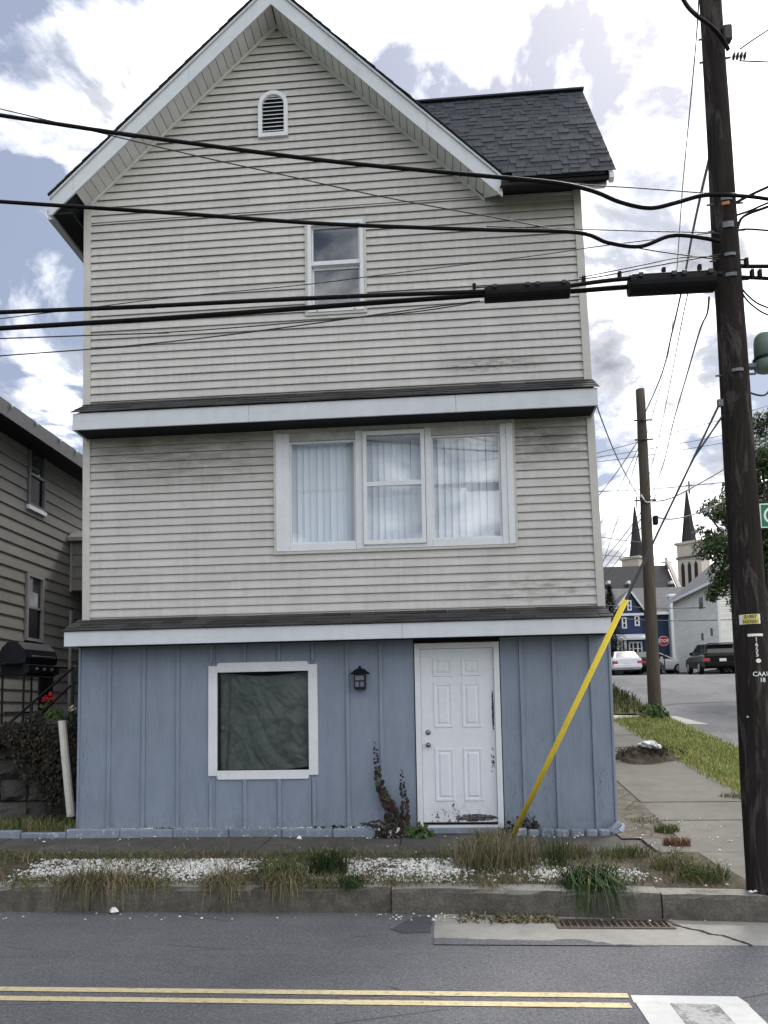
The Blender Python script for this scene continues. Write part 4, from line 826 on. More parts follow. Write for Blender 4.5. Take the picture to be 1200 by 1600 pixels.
# ================================================================== edging of the wall bed
EDG = thing('garden_edging', 'row of grey blue painted edging blocks along the wall left of the door', 'edging', (-3, -.17, .25))
ex = [-8.2, -7.6, -7.0, -6.4, -5.8, -5.2, at(32, 1300, -.2).x, at(103, 1300, -.2).x, at(187, 1300, -.2).x, at(270, 1300, -.2).x, at(357, 1300, -.2).x, at(440, 1300, -.2).x, at(520, 1300, -.2).x, -.80]
for i, (a, b) in enumerate(zip(ex, ex[1:])):
    h = .352 if i != 6 else .325; dy = RND.uniform(-.012, .012); h += RND.uniform(-.006, .006)
    MB().bbox(a+.003, b-.003, -.215+dy, -.135+dy, .2, h, .012).obj('edging_block', M['edging'], EDG)
ED2 = thing('garden_edging', 'short row of small chipped blue edging blocks at the right house corner', 'edging', (1.3, -.17, .25))
path = [(.72, -.17), (.86, -.18), (.99, -.2), (1.14, -.22), (1.30, -.225), (1.46, -.22), (1.60, -.2), (1.74, -.16), (1.85, -.09)]
for i, (p, q) in enumerate(zip(path, path[1:])):
    c = ((p[0]+q[0])/2, (p[1]+q[1])/2); a = math.atan2(q[1]-p[1], q[0]-p[0]); l = math.dist(p, q)
    o = MB().bbox(-l/2+.006, l/2-.006, -.04, .04, 0, .118+RND.uniform(-.012, .01), .018).obj('edging_block', M['edging']); o.location = (*c, .22); o.rotation_euler = (RND.uniform(-.05, .05), RND.uniform(-.04, .04), a); setparent(o, ED2)
for i, (x, y, z, a) in enumerate(((1.80, -.13, .33, .5), (1.89, -.02, .30, 1.2))):
    o = MB().bbox(-.09, .09, -.035, .035, -.03, .03, .016).obj('fallen_block', M['edging']); o.location = (x, y, z); o.rotation_euler = (.3, -.5, a); setparent(o, ED2)
o = MB().bbox(-.10, .10, -.04, .04, 0, .13, .02).obj('loose_edging_block', M['white']); o.location = (-.58, -.22, .21); o.rotation_euler = (.1, -.28, .1); tag(o, 'loose pale edging block half hidden by the dark red creeper', 'edging block')

# ================================================================== dark red creeper spikes and weeds at the wall
def spike(name, pxs, Y, label, seed, rmax, mat, cat='creeper', dense=1.0):
    rr = random.Random(seed); P = smoothpts([at(x, y, Y) for x, y in pxs], 8)
    t = thing(name, label, cat, P[0]); MB().tube(P, [max(.001, .006*(1-i/len(P))) for i in range(len(P))], 5).obj('stem', M['leaf_red'], t)
    m = MB(); n = len(P)
    for i in range(n):
        u = i/(n-1); rad = rmax*(1-u)**.5*(.45 if u < .08 else 1)
        for k in range(2 if rr.random() < dense else 1):
            s = -1 if (i+k) % 2 else 1; off = rad*rr.uniform(.5, 1.3)
            p = P[i]+Vector((s*off, rr.uniform(-.03, .01), rr.uniform(-.01, .015))); disc_leaf(m, p, rad*rr.uniform(.7, 1.1), Vector((rr.uniform(-.4, .4)+s*.2, -1, rr.uniform(-.1, .5))), Vector((s*.6, 0, .7)))
    m.obj('leaves', mat, t); return t
spike('creeper_spike', [(607, 1300), (612, 1270), (600, 1245), (592, 1220), (588, 1190), (586, 1157)], -.10, 'tallest dark red creeper spike climbing the blue wall left of the door', 1, .044, M['leaf_red'], dense=.5)
spike('creeper_spike', [(628, 1308), (632, 1280), (633, 1255), (629, 1230), (627, 1200)], -.12, 'second dark red creeper spike close to the door frame', 2, .038, M['leaf_red'], dense=.4)
spike('creeper_spike', [(618, 1300), (621, 1280), (617, 1262), (612, 1248)], -.14, 'short dark red creeper spike between the two taller ones', 3, .028, M['leaf_red'], dense=.3)
spike('creeper_spike', [(606, 1306), (595, 1294), (575, 1289), (562, 1288)], -.24, 'dark creeper shoot trailing left along the edging', 4, .022, M['leaf_red'])
spike('creeper_spike', [(612, 1306), (600, 1286), (585, 1284), (574, 1286)], -.2, 'thin dark creeper shoot just above the edging', 5, .018, M['leaf_red'])
def leafy(name, label, c, r, n, size, mat, seed, cat='weed', squash=(1, 1, 1)):
    rr = random.Random(seed); m = MB()
    for _ in range(n):
        d = Vector((rr.gauss(0, 1), rr.gauss(0, 1), abs(rr.gauss(0, 1)))).normalized()*r*rr.random()**.4
        p = Vector(c)+Vector((d.x*squash[0], d.y*squash[1], d.z*squash[2])); disc_leaf(m, p, size*rr.uniform(.6, 1.2), Vector((rr.uniform(-1, 1), rr.uniform(-1, .2), rr.uniform(.1, 1))), Vector((0, 0, 1)), 5)
    o = m.obj(name, mat); return tag(o, label, cat) if label else o
leafy('creeper', 'dense dark red creeper foliage at the foot of the wall by the door', (-.62, -.27, .235), .15, 180, .022, M['leaf_red'], 6, 'creeper', (1.2, .5, .9))
leafy('leafy_weed', 'green broad leaved weed at the left foot of the white door', (-.31, -.27, .24), .17, 130, .028, M['leaf_green'], 7, 'weed', (1, .6, 1))
leafy('leafy_weed', 'dark weed in front of the edging right of the door', (.86, -.1, .3), .16, 70, .022, M['leaf_red'], 8, 'weed', (1, .3, 1.3))
leafy('leafy_weed', 'small dark weed at the right foot of the door frame', (.66, -.13, .28), .10, 40, .02, M['leaf_dark'], 9, 'weed', (1, .5, 1.4))
leafy('leafy_weed', 'dark vine remnant lying along the edging below the tarped window', (-1.25, -.14, .34), .22, 60, .016, M['leaf_dark'], 10, 'weed', (1.4, .2, .15))
leafy('leafy_weed', 'dead leaves caught behind the edging left of the window', (-3.2, -.1, .33), .1, 26, .018, M['leaf_dark'], 11, 'weed', (1.2, .3, .2))

# ================================================================== NEIGHBOUR HOUSE on the left
NX = -7.2
N = thing('neighbour_house', 'grey brown sided two storey house at the left edge behind the terrace', 'house', (-10, 5, TZ))
ntop = 6.62
m = Mat('taupe_siding', (.185, .178, .166), .6); m.rnd(.06).vary(1.2, .1).vary(10, .08, (1, .3, 2)); m.mix(m.math('MULTIPLY', m.ramp(m.noise(2, 5, .7), .5, .75), .3), (.1, .095, .085)); M['taupe'] = m.done()
nw = MB().box(-15, NX-.012, 1.4, 13, 1.0, ntop+.25).obj('wall', M['interior'], N)
w1y0, w1y1, w1z0, w1z1 = 3.86, 4.42, 5.36, 6.52; w2y0, w2y1, w2z0, w2z1 = 3.88, 4.44, 2.98, 4.16
ez = .205; z = 1.3
while z < ntop:
    for (y0, y1) in ([(1.4, 13)] if not (w1z0 < z+ez/2 < w1z1 or w2z0 < z+ez/2 < w2z1) else [(1.4, 3.84), (4.46, 13)]):
        z1 = min(z+ez, ntop+.1)-.002
        m = MB(); m.add([(NX-.012, y0, z), (NX+.022, y0, z), (NX+.022, y0, z+.014), (NX+.0, y0, z1), (NX-.012, y0, z1), (NX-.012, y1, z), (NX+.022, y1, z), (NX+.022, y1, z+.014), (NX, y1, z1), (NX-.012, y1, z1)], [(0, 1, 2, 3, 4), (9, 8, 7, 6, 5), (1, 6, 7, 2), (2, 7, 8, 3), (0, 5, 6, 1), (3, 8, 9, 4)])
        m.obj('siding_plank', M['taupe'], nw)
    z += ez
EVX = -6.80
nr = MB(); e0 = atX(0, 622, EVX).z
M['nroof'] = simple('dark_roof', (.05, .05, .055), .8, 0, .2, 8); M['nfascia'] = simple('grey_fascia', (.12, .12, .125), .5, 0, .15, 5)
nr.prism([(EVX, e0-.12), (EVX, e0+.03), (-11.1, e0+2.2), (-15.4, e0), (-15.4, e0-.12)], 1.0, 13.4); NR = nr.obj('roof', M['nroof'], N)
MB().box(EVX+.002, EVX+.024, 1.0, 13.4, e0-.24, e0+.0).obj('fascia', M['nfascia'], NR); MB().box(NX-.01, EVX, 1.02, 13.3, e0-.26, e0-.245).obj('soffit', M['soffit_shade'], NR)
for i, y in enumerate((2.6, 3.35, 4.15, 4.75, 5.5)): 
    b = MB().lathe([(.008, 0), (.02, -.02), (.024, -.05), (.012, -.075), (.002, -.08)], (EVX+.05, y, e0+.02), 8).obj('eave_light_bulb', M['tagwhite'], NR, True)
def nwindow(y0, y1, z0, z1, upper, lower):
    def fr(y0, y1, z0, z1, wd, xa, xb, wb=None):
        wb = wb or wd; m = MB(); m.box(xa, xb, y0, y0+wd, z0, z1); m.box(xa, xb, y1-wd, y1, z0, z1); m.box(xa, xb, y0+wd, y1-wd, z0, z0+wb); m.box(xa, xb, y0+wd, y1-wd, z1-wd, z1); return m
    w_ = fr(y0, y1, z0, z1, .05, NX-.012, NX+.045).obj('window', M['nfascia'] if upper else M['trim_grey'], N)
    zm_ = z0+(z1-z0)*.5; MB().box(NX-.005, NX+.03, y0+.051, y1-.051, zm_-.02, zm_+.02).obj('meeting_rail', M['trim_grey'], w_)
    MB().box(NX-.01, NX-.004, y0+.051, y1-.051, zm_+.021, z1-.051).obj('pane', M['glass_n'], w_); MB().box(NX-.01, NX-.004, y0+.051, y1-.051, z0+.051, zm_-.021).obj('pane', M['glass_n2'], w_)
    if upper: MB().box(NX-.005, NX+.06, y0-.02, y1+.02, z0-.075, z0-.003).obj('sill', M['white'], w_)
M['trim_grey'] = simple('grey_trim', (.26, .255, .25), .5, 0, .1, 8); M['glass_n'] = simple('reflecting_glass', (.05, .055, .06), .03, 0, 0, 6, 1.0); M['glass_n2'] = simple('dark_glass', (.006, .006, .007), .2, 0, 0, 6, .15)
nwindow(w1y0, w1y1, w1z0, w1z1, True, True); nwindow(w2y0, w2y1, w2z0, w2z1, False, True)
by0 = 5.42
BAY = MB().box(NX+.024, NX+.72, by0, 7.4, 4.08, 5.02).obj('bay', M['taupe'], N)
for k in range(4): MB().prismx([(by0-.024, 4.085+k*.235), (by0-.0005, 4.085+k*.235), (by0-.0005, 4.315+k*.235), (by0-.004, 4.315+k*.235)], NX+.026, NX+.70).obj('siding_plank', M['taupe'], BAY)
MB().box(NX+.026, NX+.075, by0-.034, by0-.025, 4.06, 5.02).obj('corner_board', M['trim_grey'], BAY)
MB().prismx([(by0-.16, 5.03), (by0-.16, 5.10), (by0+.1, 5.28), (7.4, 5.28), (7.4, 5.03)], NX+.024, NX+.78).obj('bay_roof', M['trim_grey'], BAY)
MB().box(NX+.026, NX+.7, 5.9, 7.4, TZ, 4.079).obj('lower_wall', M['interior'], BAY)
MB().box(NX+.024, NX+.07, 5.4, 5.45, TZ, 3.7).obj('porch_post', M['trim_grey'], N)

# ---- retaining wall of rough stones, each its own block
RW = thing('retaining_wall', 'dark rough stone retaining wall overgrown with ivy left of the house', 'wall', (-6.5, .8, .3))
MB().box(-11, -4.36, .86, .949, .25, TZ).obj('backing', M['stone'], RW)
rr = random.Random(5)
def rock(m, x0, x1, y0, y1, z0, z1, rr, n=4):
    # subdivided box pushed out and roughened
    cx, cz = (x0+x1)/2, (z0+z1)/2; k = len(m.v)
    for j in range(n+1):
        for i in range(n+1):
            u, v = i/n, j/n; e = min(u, 1-u, v, 1-v)*2
            rx = rr.uniform(-.02, .02) if 0 < i < n or 0 < j < n else 0
            m.v.append((x0+(x1-x0)*(.03+.94*u)+rr.uniform(-.012, .012), y0+.07*(1-min(1, e*2.2))+rr.uniform(-.018, .018), z0+(z1-z0)*(.03+.94*v)+rr.uniform(-.012, .012)))
    for j in range(n):
        for i in range(n): q = k+j*(n+1)+i; m.f.append((q, q+1, q+n+2, q+n+1))
    B = [k, k+n, k+(n+1)*n+n, k+(n+1)*n]; bb = len(m.v); m.v += [(x0, y1, z0), (x1, y1, z0), (x1, y1, z1), (x0, y1, z1)]
    edges = [[k+i for i in range(n+1)], [k+i*(n+1)+n for i in range(n+1)], [k+n*(n+1)+n-i for i in range(n+1)], [k+(n-i)*(n+1) for i in range(n+1)]]
    for a, e in enumerate(edges): m.f.append(tuple(reversed(e))+(bb+a, bb+(a+1) % 4))
z = .28
while z < TZ-.08:
    h = rr.uniform(.24, .34); h = min(h, TZ-z); x = -9+rr.uniform(0, .3)
    while x < -4.4:
        l = min(rr.uniform(.35, .7), -4.36-x)
        if l < .08: break
        m = MB(); rock(m, x, x+l-.012, .70+rr.uniform(-.03, .03), .858, z, z+h-.012, rr); m.obj('stone', M['stone'], RW); x += l
    z += h
# ivy over the wall: dead brown and dark leaves
def ivy(name, label, n, sampler, size, mat, seed):
    rr = random.Random(seed); m = MB()
    for _ in range(n):
        p = sampler(rr)
        if p is None: continue
        disc_leaf(m, Vector(p), size*rr.uniform(.5, 1.2), Vector((rr.uniform(-.7, .7), -1, rr.uniform(-.2, .9))), Vector((0, 0, 1)), 5)
    return tag(m.obj(name, mat), label, 'ivy')
def s1(r):
    x = r.uniform(-5.75, -4.36); top = 1.50+.10*math.sin(x*7)+.07*math.sin(x*17+1)+r.uniform(0, .1); bot = 1.2-.75*max(0, min(1, (x+5.4)/.4))+.1*math.sin(x*11); return (x, r.uniform(.48, .70), bot+(top-bot)*r.random()**.8)
ivy('dead_ivy', 'brown dead ivy hanging over the stone wall behind the white post', 2600, s1, .020, M['leaf_brown'], 1)
ivy('ivy', 'dark ivy covering the stone wall between the post and the blue house', 3000, s1, .021, M['leaf_dark'], 2)
def s2(r):
    x = r.uniform(-4.75, -4.33); return (x, r.uniform(.56, .7), .4+1.3*r.random()*(1-.2*(x+4.75)))
ivy('ivy', 'dark vine climbing the left corner of the blue wall', 1500, s2, .02, M['leaf_dark'], 3)
leafy('green_weed', 'green weed on the wall top behind the white post', (-5.0, .78, 1.62), .13, 50, .035, M['leaf_green'], 14)
leafy('pale_blossom', 'pale dried blossom on the vine beside the house corner', (-4.58, .4, 1.72), .05, 22, .02, M['white_flower'], 15, 'flower')
m = Mat('flaking_white_wood', (.62, .60, .56), .7); m.vary(8, .12); m.mix(m.ramp(m.noise(26, 6, .75), .60, .68, 0, .7), (.12, .10, .08)); M['oldwhite'] = m.done()
pb, pt = at(108, 1250, .45), at(97, 1126, .45)
tag(MB().tube([pb+Vector((.03, 0, -.2)), pb.lerp(pt, .5), pt], [.052, .05, .048], 10).obj('wooden_post', M['oldwhite']), 'leaning white post with flaking paint in front of the ivy wall', 'post')
# steps and handrail
ST = thing('stone_steps', 'dark concrete steps behind the handrail on the left', 'steps', (-5.3, 1.5, TZ))
for k in range(4): MB().box(-5.6+k*.28, -4.36, 1.32, 2.0, TZ+k*.13, TZ+.128+k*.13).obj('step', M['conc_dark'], ST)
HRL = thing('handrail', 'black metal stair handrail rising towards the blue house', 'handrail', (-5.5, 1.2, TZ))
q = lambda x, y: at(x, y, 1.2)
MB().tube([q(5, 1138), q(60, 1090), q(117, 1041)], .018, 8).obj('top_rail', M['railgrey'] if 'railgrey' in M else M['blackmetal'], HRL); MB().tube([q(37, 1137), q(75, 1104), q(112, 1070)], .015, 8).obj('lower_rail', M['blackmetal'], HRL)
for (x, y) in ((50, 1099), (115, 1043)): p_ = q(x, y); MB().tube([p_, (p_.x, p_.y, TZ)], .016, 8).obj('post', M['blackmetal'], HRL)
# grill
gb = at(45, 1095, 2.1); GX, GY = at(44, 1040, 2.1).x, 2.1
G = thing('gas_grill', 'black gas barbecue grill standing on the terrace below the neighbour window', 'grill', (GX, GY, TZ))
pr = [(-.26, 2.36), (.26, 2.36), (.28, 2.46), (.24, 2.60), (.12, 2.70), (-.12, 2.73), (-.23, 2.66), (-.28, 2.50)]
rz = Matrix.Rotation(R(74), 4, 'Z')
def gobj(m, name, mat, smooth=False):
    o = m.obj(name, mat, None, smooth); o.location = (GX, GY, 0); o.rotation_euler = (0, 0, R(74)); setparent(o, G); return o
gobj(MB().prismx([(a, b) for a, b in [(-.24, 2.42), (.24, 2.42), (.26, 2.52), (.20, 2.66), (.08, 2.74), (-.10, 2.73), (-.22, 2.62), (-.27, 2.50)]], -.30, .30), 'lid', M['blackmetal'])
gobj(MB().bbox(-.29, .29, -.24, .24, 2.24, 2.415, .01), 'fire_box', M['blackmetal'])
gobj(MB().bbox(-.30, .30, -.30, -.245, 2.27, 2.40, .008), 'control_panel', M['blackmetal'])
for k in range(3): gobj(MB().lathe([(.026, 0), (.026, .02), (.018, .03)], (-.14+.14*k, -.301, 2.335), 12, 'y'), 'knob', M['steel'], True)
gobj(MB().tube([(-.22, -.30, 2.52), (.22, -.30, 2.52)], .012, 8), 'lid_handle', M['steel'], True)
gobj(MB().bbox(-.62, -.31, -.2, .2, 2.38, 2.41, .006), 'side_shelf', M['blackmetal']); gobj(MB().bbox(.31, .6, -.2, .2, 2.38, 2.41, .006), 'side_shelf', M['blackmetal'])
for sx in (-.27, .27):
    for sy in (-.2, .2): gobj(MB().tube([(sx, sy, TZ+.0), (sx, sy, 2.24)], .016, 8), 'leg', M['blackmetal'])
gobj(MB().bbox(-.26, .26, -.18, .18, TZ+.15, TZ+.18, .004), 'bottom_shelf', M['blackmetal'])
gobj(MB().bbox(.0, .25, -.215, -.19, TZ+.19, 2.23, .004), 'cabinet_door', M['blackmetal'])
pf = at(77, 1082, 1.8)
FL = thing('flower_pot', 'dark pot with red flowers on the terrace behind the handrail', 'flower pot', (pf.x, 1.8, TZ))
MB().lathe([(.07, 0), (.10, .18), (.11, .2), (.09, .2), (.08, .16)], (pf.x, 1.8, TZ), 12).obj('pot', M['rubber'], FL, True)
o = leafy('flowers', None, (pf.x, 1.8, TZ+.32), .11, 40, .025, M['red_flower'], 16); setparent(o, FL)
o = leafy('foliage', None, (pf.x, 1.8, TZ+.2), .13, 60, .03, M['leaf_green'], 17); setparent(o, FL)

# ================================================================== UTILITY POLES
def polemesh(base, top, r0, r1, seed, n=18, rings=40, rough=.004):
    rr = random.Random(seed); m = MB(); b, t = Vector(base), Vector(top)
    for i in range(rings+1):
        u = i/rings; c = b.lerp(t, u); r = r0+(r1-r0)*u
        for j in range(n):
            w = 2*math.pi*j/n; q = r+rough*mn.noise(Vector((math.cos(w)*3, math.sin(w)*3, u*9+seed)))*2; m.v.append((c.x+q*math.cos(w), c.y+q*math.sin(w), c.z))
    for i in range(rings):
        for j in range(n): k = (j+1) % n; m.f.append((i*n+j, i*n+k, (i+1)*n+k, (i+1)*n+j))
    m.f.append(tuple(rings*n+j for j in range(n))); return m
PX, PYY = 2.40, -2.50
PO = thing('utility_pole', 'thick dark wooden utility pole with number tags on the corner pavement', 'utility pole', (PX+.03, PYY, .2))
def paxis(z): return Vector((PX+.035-.005*z, PYY, z))
def prad(z): return .148-.0083*z
polemesh(paxis(.1), paxis(10.8), prad(.1), prad(10.8), 3).obj('shaft', M['pole'], PO, True)
PHI = math.asin(-.36)
def on_pole(z, dx=0, lift=.004):
    c = paxis(z); r = prad(z)+lift
    def place(x, y, e):
        th = PHI+(x+dx)/r; cc = paxis(z+y); return Vector((cc.x+(r+e)*math.sin(th), cc.y-(r+e)*math.cos(th), z+y))
    return place
def pz(py): return at(1180, py, PYY-.13).z
def plate(z, dx, wd, ht, mat, name, lift=.003, parent=PO):
    m = MB(); pl = on_pole(z, dx, lift); n = 8
    for i in range(n+1):
        x = -wd/2+wd*i/n
        m.v += [tuple(pl(x, -ht/2, 0)), tuple(pl(x, ht/2, 0)), tuple(pl(x, ht/2, -.006)), tuple(pl(x, -ht/2, -.006))]
    for i in range(n):
        a, b = i*4, i*4+4
        for q in range(4): m.f.append((a+q, a+(q+1) % 4, b+(q+1) % 4, b+q)[::-1])
    return m.obj(name, mat, parent)
def ptext(s, z, dx, size, mat, parent, lift=.006): link('lettering', text_mesh(s, size, mat, on_pole(z, dx, lift)), parent)
for s, py in (('S1857', 963), ('N33051', 970.8)):
    t = plate(pz(py), .0, .158, .037, M['tagwhite'], 'number_tag'); plate(pz(py), .008, .115, .030, M['tagyellow'], 'tag_face', .0055, t); ptext(s, pz(py), .008, .037, M['ink'], t, .0075)
plate(pz(992), .035, .115, .020, M['tagwhite'], 'white_bar')
for ch, py in zip('1655', (999.5, 1007.5, 1015.5, 1023)): ptext(ch, pz(py), .038, .045, M['tagwhite'], PO)
m = MB(); pl = on_pole(pz(1032.5), .045, .004); m.v = [tuple(pl(.019*math.cos(2*math.pi*i/14)*(1+.12*math.sin(3*i)), .017*math.sin(2*math.pi*i/14), 0)) for i in range(14)]; m.f = [tuple(range(14))]; m.obj('paint_dot', M['tagwhite'], PO)
ptext('CAA1', pz(1053.5), .058, .048, M['tagwhite'], PO); ptext('18', pz(1063), .066, .046, M['tagwhite'], PO)
plate(pz(1010), .02, .004, .003, M['steel'], 'nail'); plate(pz(1120), -.06, .012, .012, M['tagwhite'], 'nail_tag')
plate(pz(312), .02, .06, .026, M['orange'], 'orange_marker', .02)
for py, h in ((302, .09), (345, .10), (392, .05), (424, .06), (575, .05)):   # clamps and bolts
    z_ = pz(py); plate(z_, .03, .09, h*.5, M['steel'], 'bracket', .014); MB().tube([paxis(z_)+Vector((-prad(z_)-.04, -.02, 0)), paxis(z_)+Vector((prad(z_)+.05, -.02, .0))], .009, 6).obj('bolt', M['steel'], PO)
for py in (60, 96): z_ = at(1120, py, PYY).z; MB().tube([paxis(z_)+Vector((-prad(z_)-.03, 0, 0)), paxis(z_)+Vector((prad(z_)+.04, -.02, .01))], .010, 6).obj('bolt', M['steel'], PO)
z_ = at(1120, 95, PYY).z; ins = MB()
for k in range(4): ins.lathe([(.012, 0), (.03, .008), (.03, .016), (.012, .022)], (paxis(z_).x+prad(z_)+.05+.03*k, PYY-.03, z_), 10, 'x')
ins.obj('insulator', M['steel'], PO, True)
z_ = at(1120, 70, PYY).z; MB().bbox(paxis(z_).x+.05, paxis(z_).x+.12, PYY-.12, PYY-.05, z_-.06, z_+.08, .01).obj('wire_clamp', M['strand'], PO)
# closure canister on a bracket
cz0, cz1 = at(1190, 581, PYY+.05).z, at(1190, 520, PYY+.05).z; cxx = at(1197, 550, PYY+.05).x
CN = thing('cable_canister', 'grey green dome shaped cable canister beside the main pole', 'canister', (cxx, PYY+.05, cz0))
hh = cz1-cz0
MB().lathe([(.06, 0), (.097, .02), (.10, .07), (.10, .088)], (cxx, PYY+.05, cz0), 20).obj('base', M['green_metal'], CN, True)
MB().lathe([(.108, 0), (.108, .018)], (cxx, PYY+.05, cz0+.0885), 20).obj('clamp_ring', M['blackmetal'], CN)
MB().lathe([(.092, 0), (.092, hh-.19), (.085, hh-.15), (.065, hh-.122), (.03, hh-.108), (.002, hh-.105)], (cxx, PYY+.05, cz0+.107), 20).obj('dome', M['green_metal'], CN, True)
MB().bbox(PX+.10, cxx-.09, PYY+.02, PYY+.08, cz0+.03, cz0+.07, .005).obj('bracket', M['steel'], CN); MB().lathe([(.012, 0), (.012, -.09)], (cxx+.02, PYY+.05, cz0), 8).obj('stub', M['strand'], CN)
MB().tube(smoothpts([(cxx+.02, PYY+.05, cz0-.09), (cxx, PYY+.05, cz0-.17), (cxx-.06, PYY+.05, cz0-.2), (PX+.12, PYY+.05, cz0-.15), (PX+.10, PYY+.05, cz0-.05)], 6), .008, 6).obj('cable_loop', M['strand'], CN)
# second pole, farther up the side street
p2 = at(1024, 1118, 9.4); P2 = thing('utility_pole', 'thinner weathered utility pole farther up the grass strip', 'utility pole', (p2.x, 9.4, zs(9.4)+.1))
p2t = at(999, 609, 9.4)
polemesh((p2.x, 9.4, zs(9.4)-.1), (p2t.x+.02, 9.4, p2t.z), .155, .105, 5, 14, 24).obj('shaft', M['pole2'], P2, True)
def on2(py, dx=0): p_ = at(999+(1024-999)*(py-609)/(1118-609), py, 9.4); return p_+Vector((dx, -.14, 0))
for py in (660, 690, 784): MB().tube([on2(py, -.2), on2(py, .22)], .02, 6).obj('bolt', M['strand'], P2)
MB().bbox(on2(812, .14).x, on2(812, .14).x+.11, 9.25, 9.36, on2(822).z, on2(808).z, .02).obj('terminal_box', M['rubber'], P2)
MB().tube(smoothpts([on2(775, -.12), on2(787, .0), on2(783, .16), on2(774, .24)], 5), .018, 6).obj('white_loop', M['tagwhite'], P2)
leafy('weed_clump', 'dark weeds around the foot of the farther utility pole', (p2.x-.1, 9.15, zs(9.2)+.1), .38, 150, .06, M['leaf_green'], 31, 'weeds')
# pole across the street, behind the camera: shows only as a reflection in the picture window
P3 = thing('utility_pole', 'utility pole seen reflected in the left pane of the wide window', 'utility pole', (-2.66, -13.5, 0)); polemesh((-2.66, -13.5, -.1), (-2.66, -13.5, 11), .17, .12, 8, 12, 8).obj('shaft', M['pole'], P3, True)

# ================================================================== CABLES, each one a thing
def cable(label, pts, r, mat='cable', left=False, right=False, n=6, name='overhead_cable', sm=6):
    P = [Vector(p) for p in pts]
    if left: d = (P[0]-P[1]).normalized(); P.insert(0, P[0]+d*14)
    if right: d = (P[-1]-P[-2]).normalized(); P.append(P[-1]+d*9)
    o = MB().tube(smoothpts(P, sm), r, n).obj(name, M[mat], None, True); return tag(o, label, 'cable')
YL = -2.62
def L_(pts, Y=YL): return [at(x, y, Y) for x, y in pts]
cable('thick black cable crossing below the attic vent, topmost of the thick ones', L_([(0, 180), (150, 203), (300, 224), (500, 250), (650, 265), (780, 277), (870, 286), (925, 298), (970, 316), (1015, 325), (1055, 317), (1100, 305), (1150, 305)], -2.68), .0175, left=True)
cable('thick black cable crossing the top of the small upper window', L_([(0, 315), (150, 325), (300, 335), (450, 346), (560, 352), (760, 359), (900, 363), (950, 379), (1000, 385), (1045, 369), (1080, 369), (1125, 377)], -2.66), .0165, left=True)
cable('upper one of two heavy cables below the small upper window', L_([(0, 488), (200, 480), (400, 470), (600, 461), (740, 456), (850, 451), (960, 437), (1050, 431), (1128, 428)], -2.70), .018, left=True)
cable('lower one of two heavy cables below the small upper window', L_([(0, 513), (200, 501), (400, 487), (600, 472), (757, 461), (890, 455), (982, 448), (1120, 440)], -2.62), .021, left=True)
cable('thin wire running down from the upper left to the pole across the gable', L_([(0, 170), (150, 206), (300, 242), (450, 275), (600, 308), (800, 345), (910, 367), (1000, 388), (1095, 402), (1125, 405)], -2.58), .005, 'strand', left=True)
cable('thin wire just below the heavy cables at the left', L_([(0, 529), (250, 520), (500, 501), (650, 487), (745, 472)], -2.64), .0055, 'strand', left=True)
cable('lowest thin wire dipping at the left below the heavy cables', L_([(0, 556), (150, 545), (300, 530), (450, 511), (600, 490), (750, 470)], -2.60), .0055, 'strand', left=True)
cable('fine wire rising from the heavy cables across the small window to the pole', L_([(0, 498), (250, 467), (475, 445), (600, 429), (825, 401), (950, 383), (1128, 362)], -2.56), .004, 'strand', left=True)
cable('fine support strand above the topmost thick cable near the pole', L_([(780, 276), (905, 288), (1000, 294), (1105, 302)], -2.6), .005, 'strand')
cable('fine support strand above the second thick cable near the pole', L_([(760, 354), (900, 358), (1000, 361), (1090, 363), (1125, 365)], -2.6), .0045, 'strand')
cable('fine lashed strand above the black splice cases', L_([(740, 450), (910, 436), (1010, 418), (1110, 400), (1125, 398)], -2.66), .005, 'strand')
cable('fine wire from the splice case up to the pole bracket', L_([(905, 434), (1000, 415), (1060, 403), (1122, 401)], -2.72), .004, 'strand')
cable('stout wire entering at the top of the photo left of the pole', [at(1040, -60, -3.4), at(1068, 0, -3.0), at(1086, 22, -2.8), at(1112, 42, -2.68), at(1130, 62, -2.63), at(1138, 78, -2.62)], .016)
# wires from the main pole up the side street to the second pole
e2 = lambda py, dx=0: on2(py, dx)+Vector((0, .1, 0))
def swag(a, b, s, n=10): 
    a, b = Vector(a), Vector(b); return [a.lerp(b, i/n)-Vector((0, 0, s*4*(i/n)*(1-i/n))) for i in range(n+1)]
cable('twisted grey service cable hanging from the main pole to the farther pole', smoothpts([at(1109, 245, -2.4), at(1096, 300, -1.6), at(1083, 360, -.5), at(1068, 440, 1.2), at(1050, 520, 3.2), at(1032, 590, 6.0), on2(660, -.02)], 3), .013, 'greycable')
cable('long thin wire from above the photo down to the farther pole', [at(1094, -40, -2.2), at(1088, 60, -1.8), at(1078, 170, -1.0), at(1066, 300, .6), at(1056, 440, 3), at(1043, 560, 5.5), e2(690, .06)], .006, 'strand')
cable('thin wire from the right splice case down to the farther pole', [at(1108, 463, -2.5), at(1105, 490, -2.4), at(1094, 515, -2.0), at(1075, 580, 0), at(1052, 660, 3), at(1035, 730, 6), e2(784, .08)], .008, 'greycable')
cable('very thin wire between the two poles', [at(1076, 452, -1.6), at(1062, 520, 0), at(1045, 610, 3), at(1028, 690, 6), e2(760, .04)], .006, 'strand')
cable('service wire from the house corner at the upper pent roof to the farther pole', [at(926, 610, .1), at(938, 650, 2), at(962, 710, 5), at(985, 755, 8), e2(782, -.1)], .010, 'greycable')
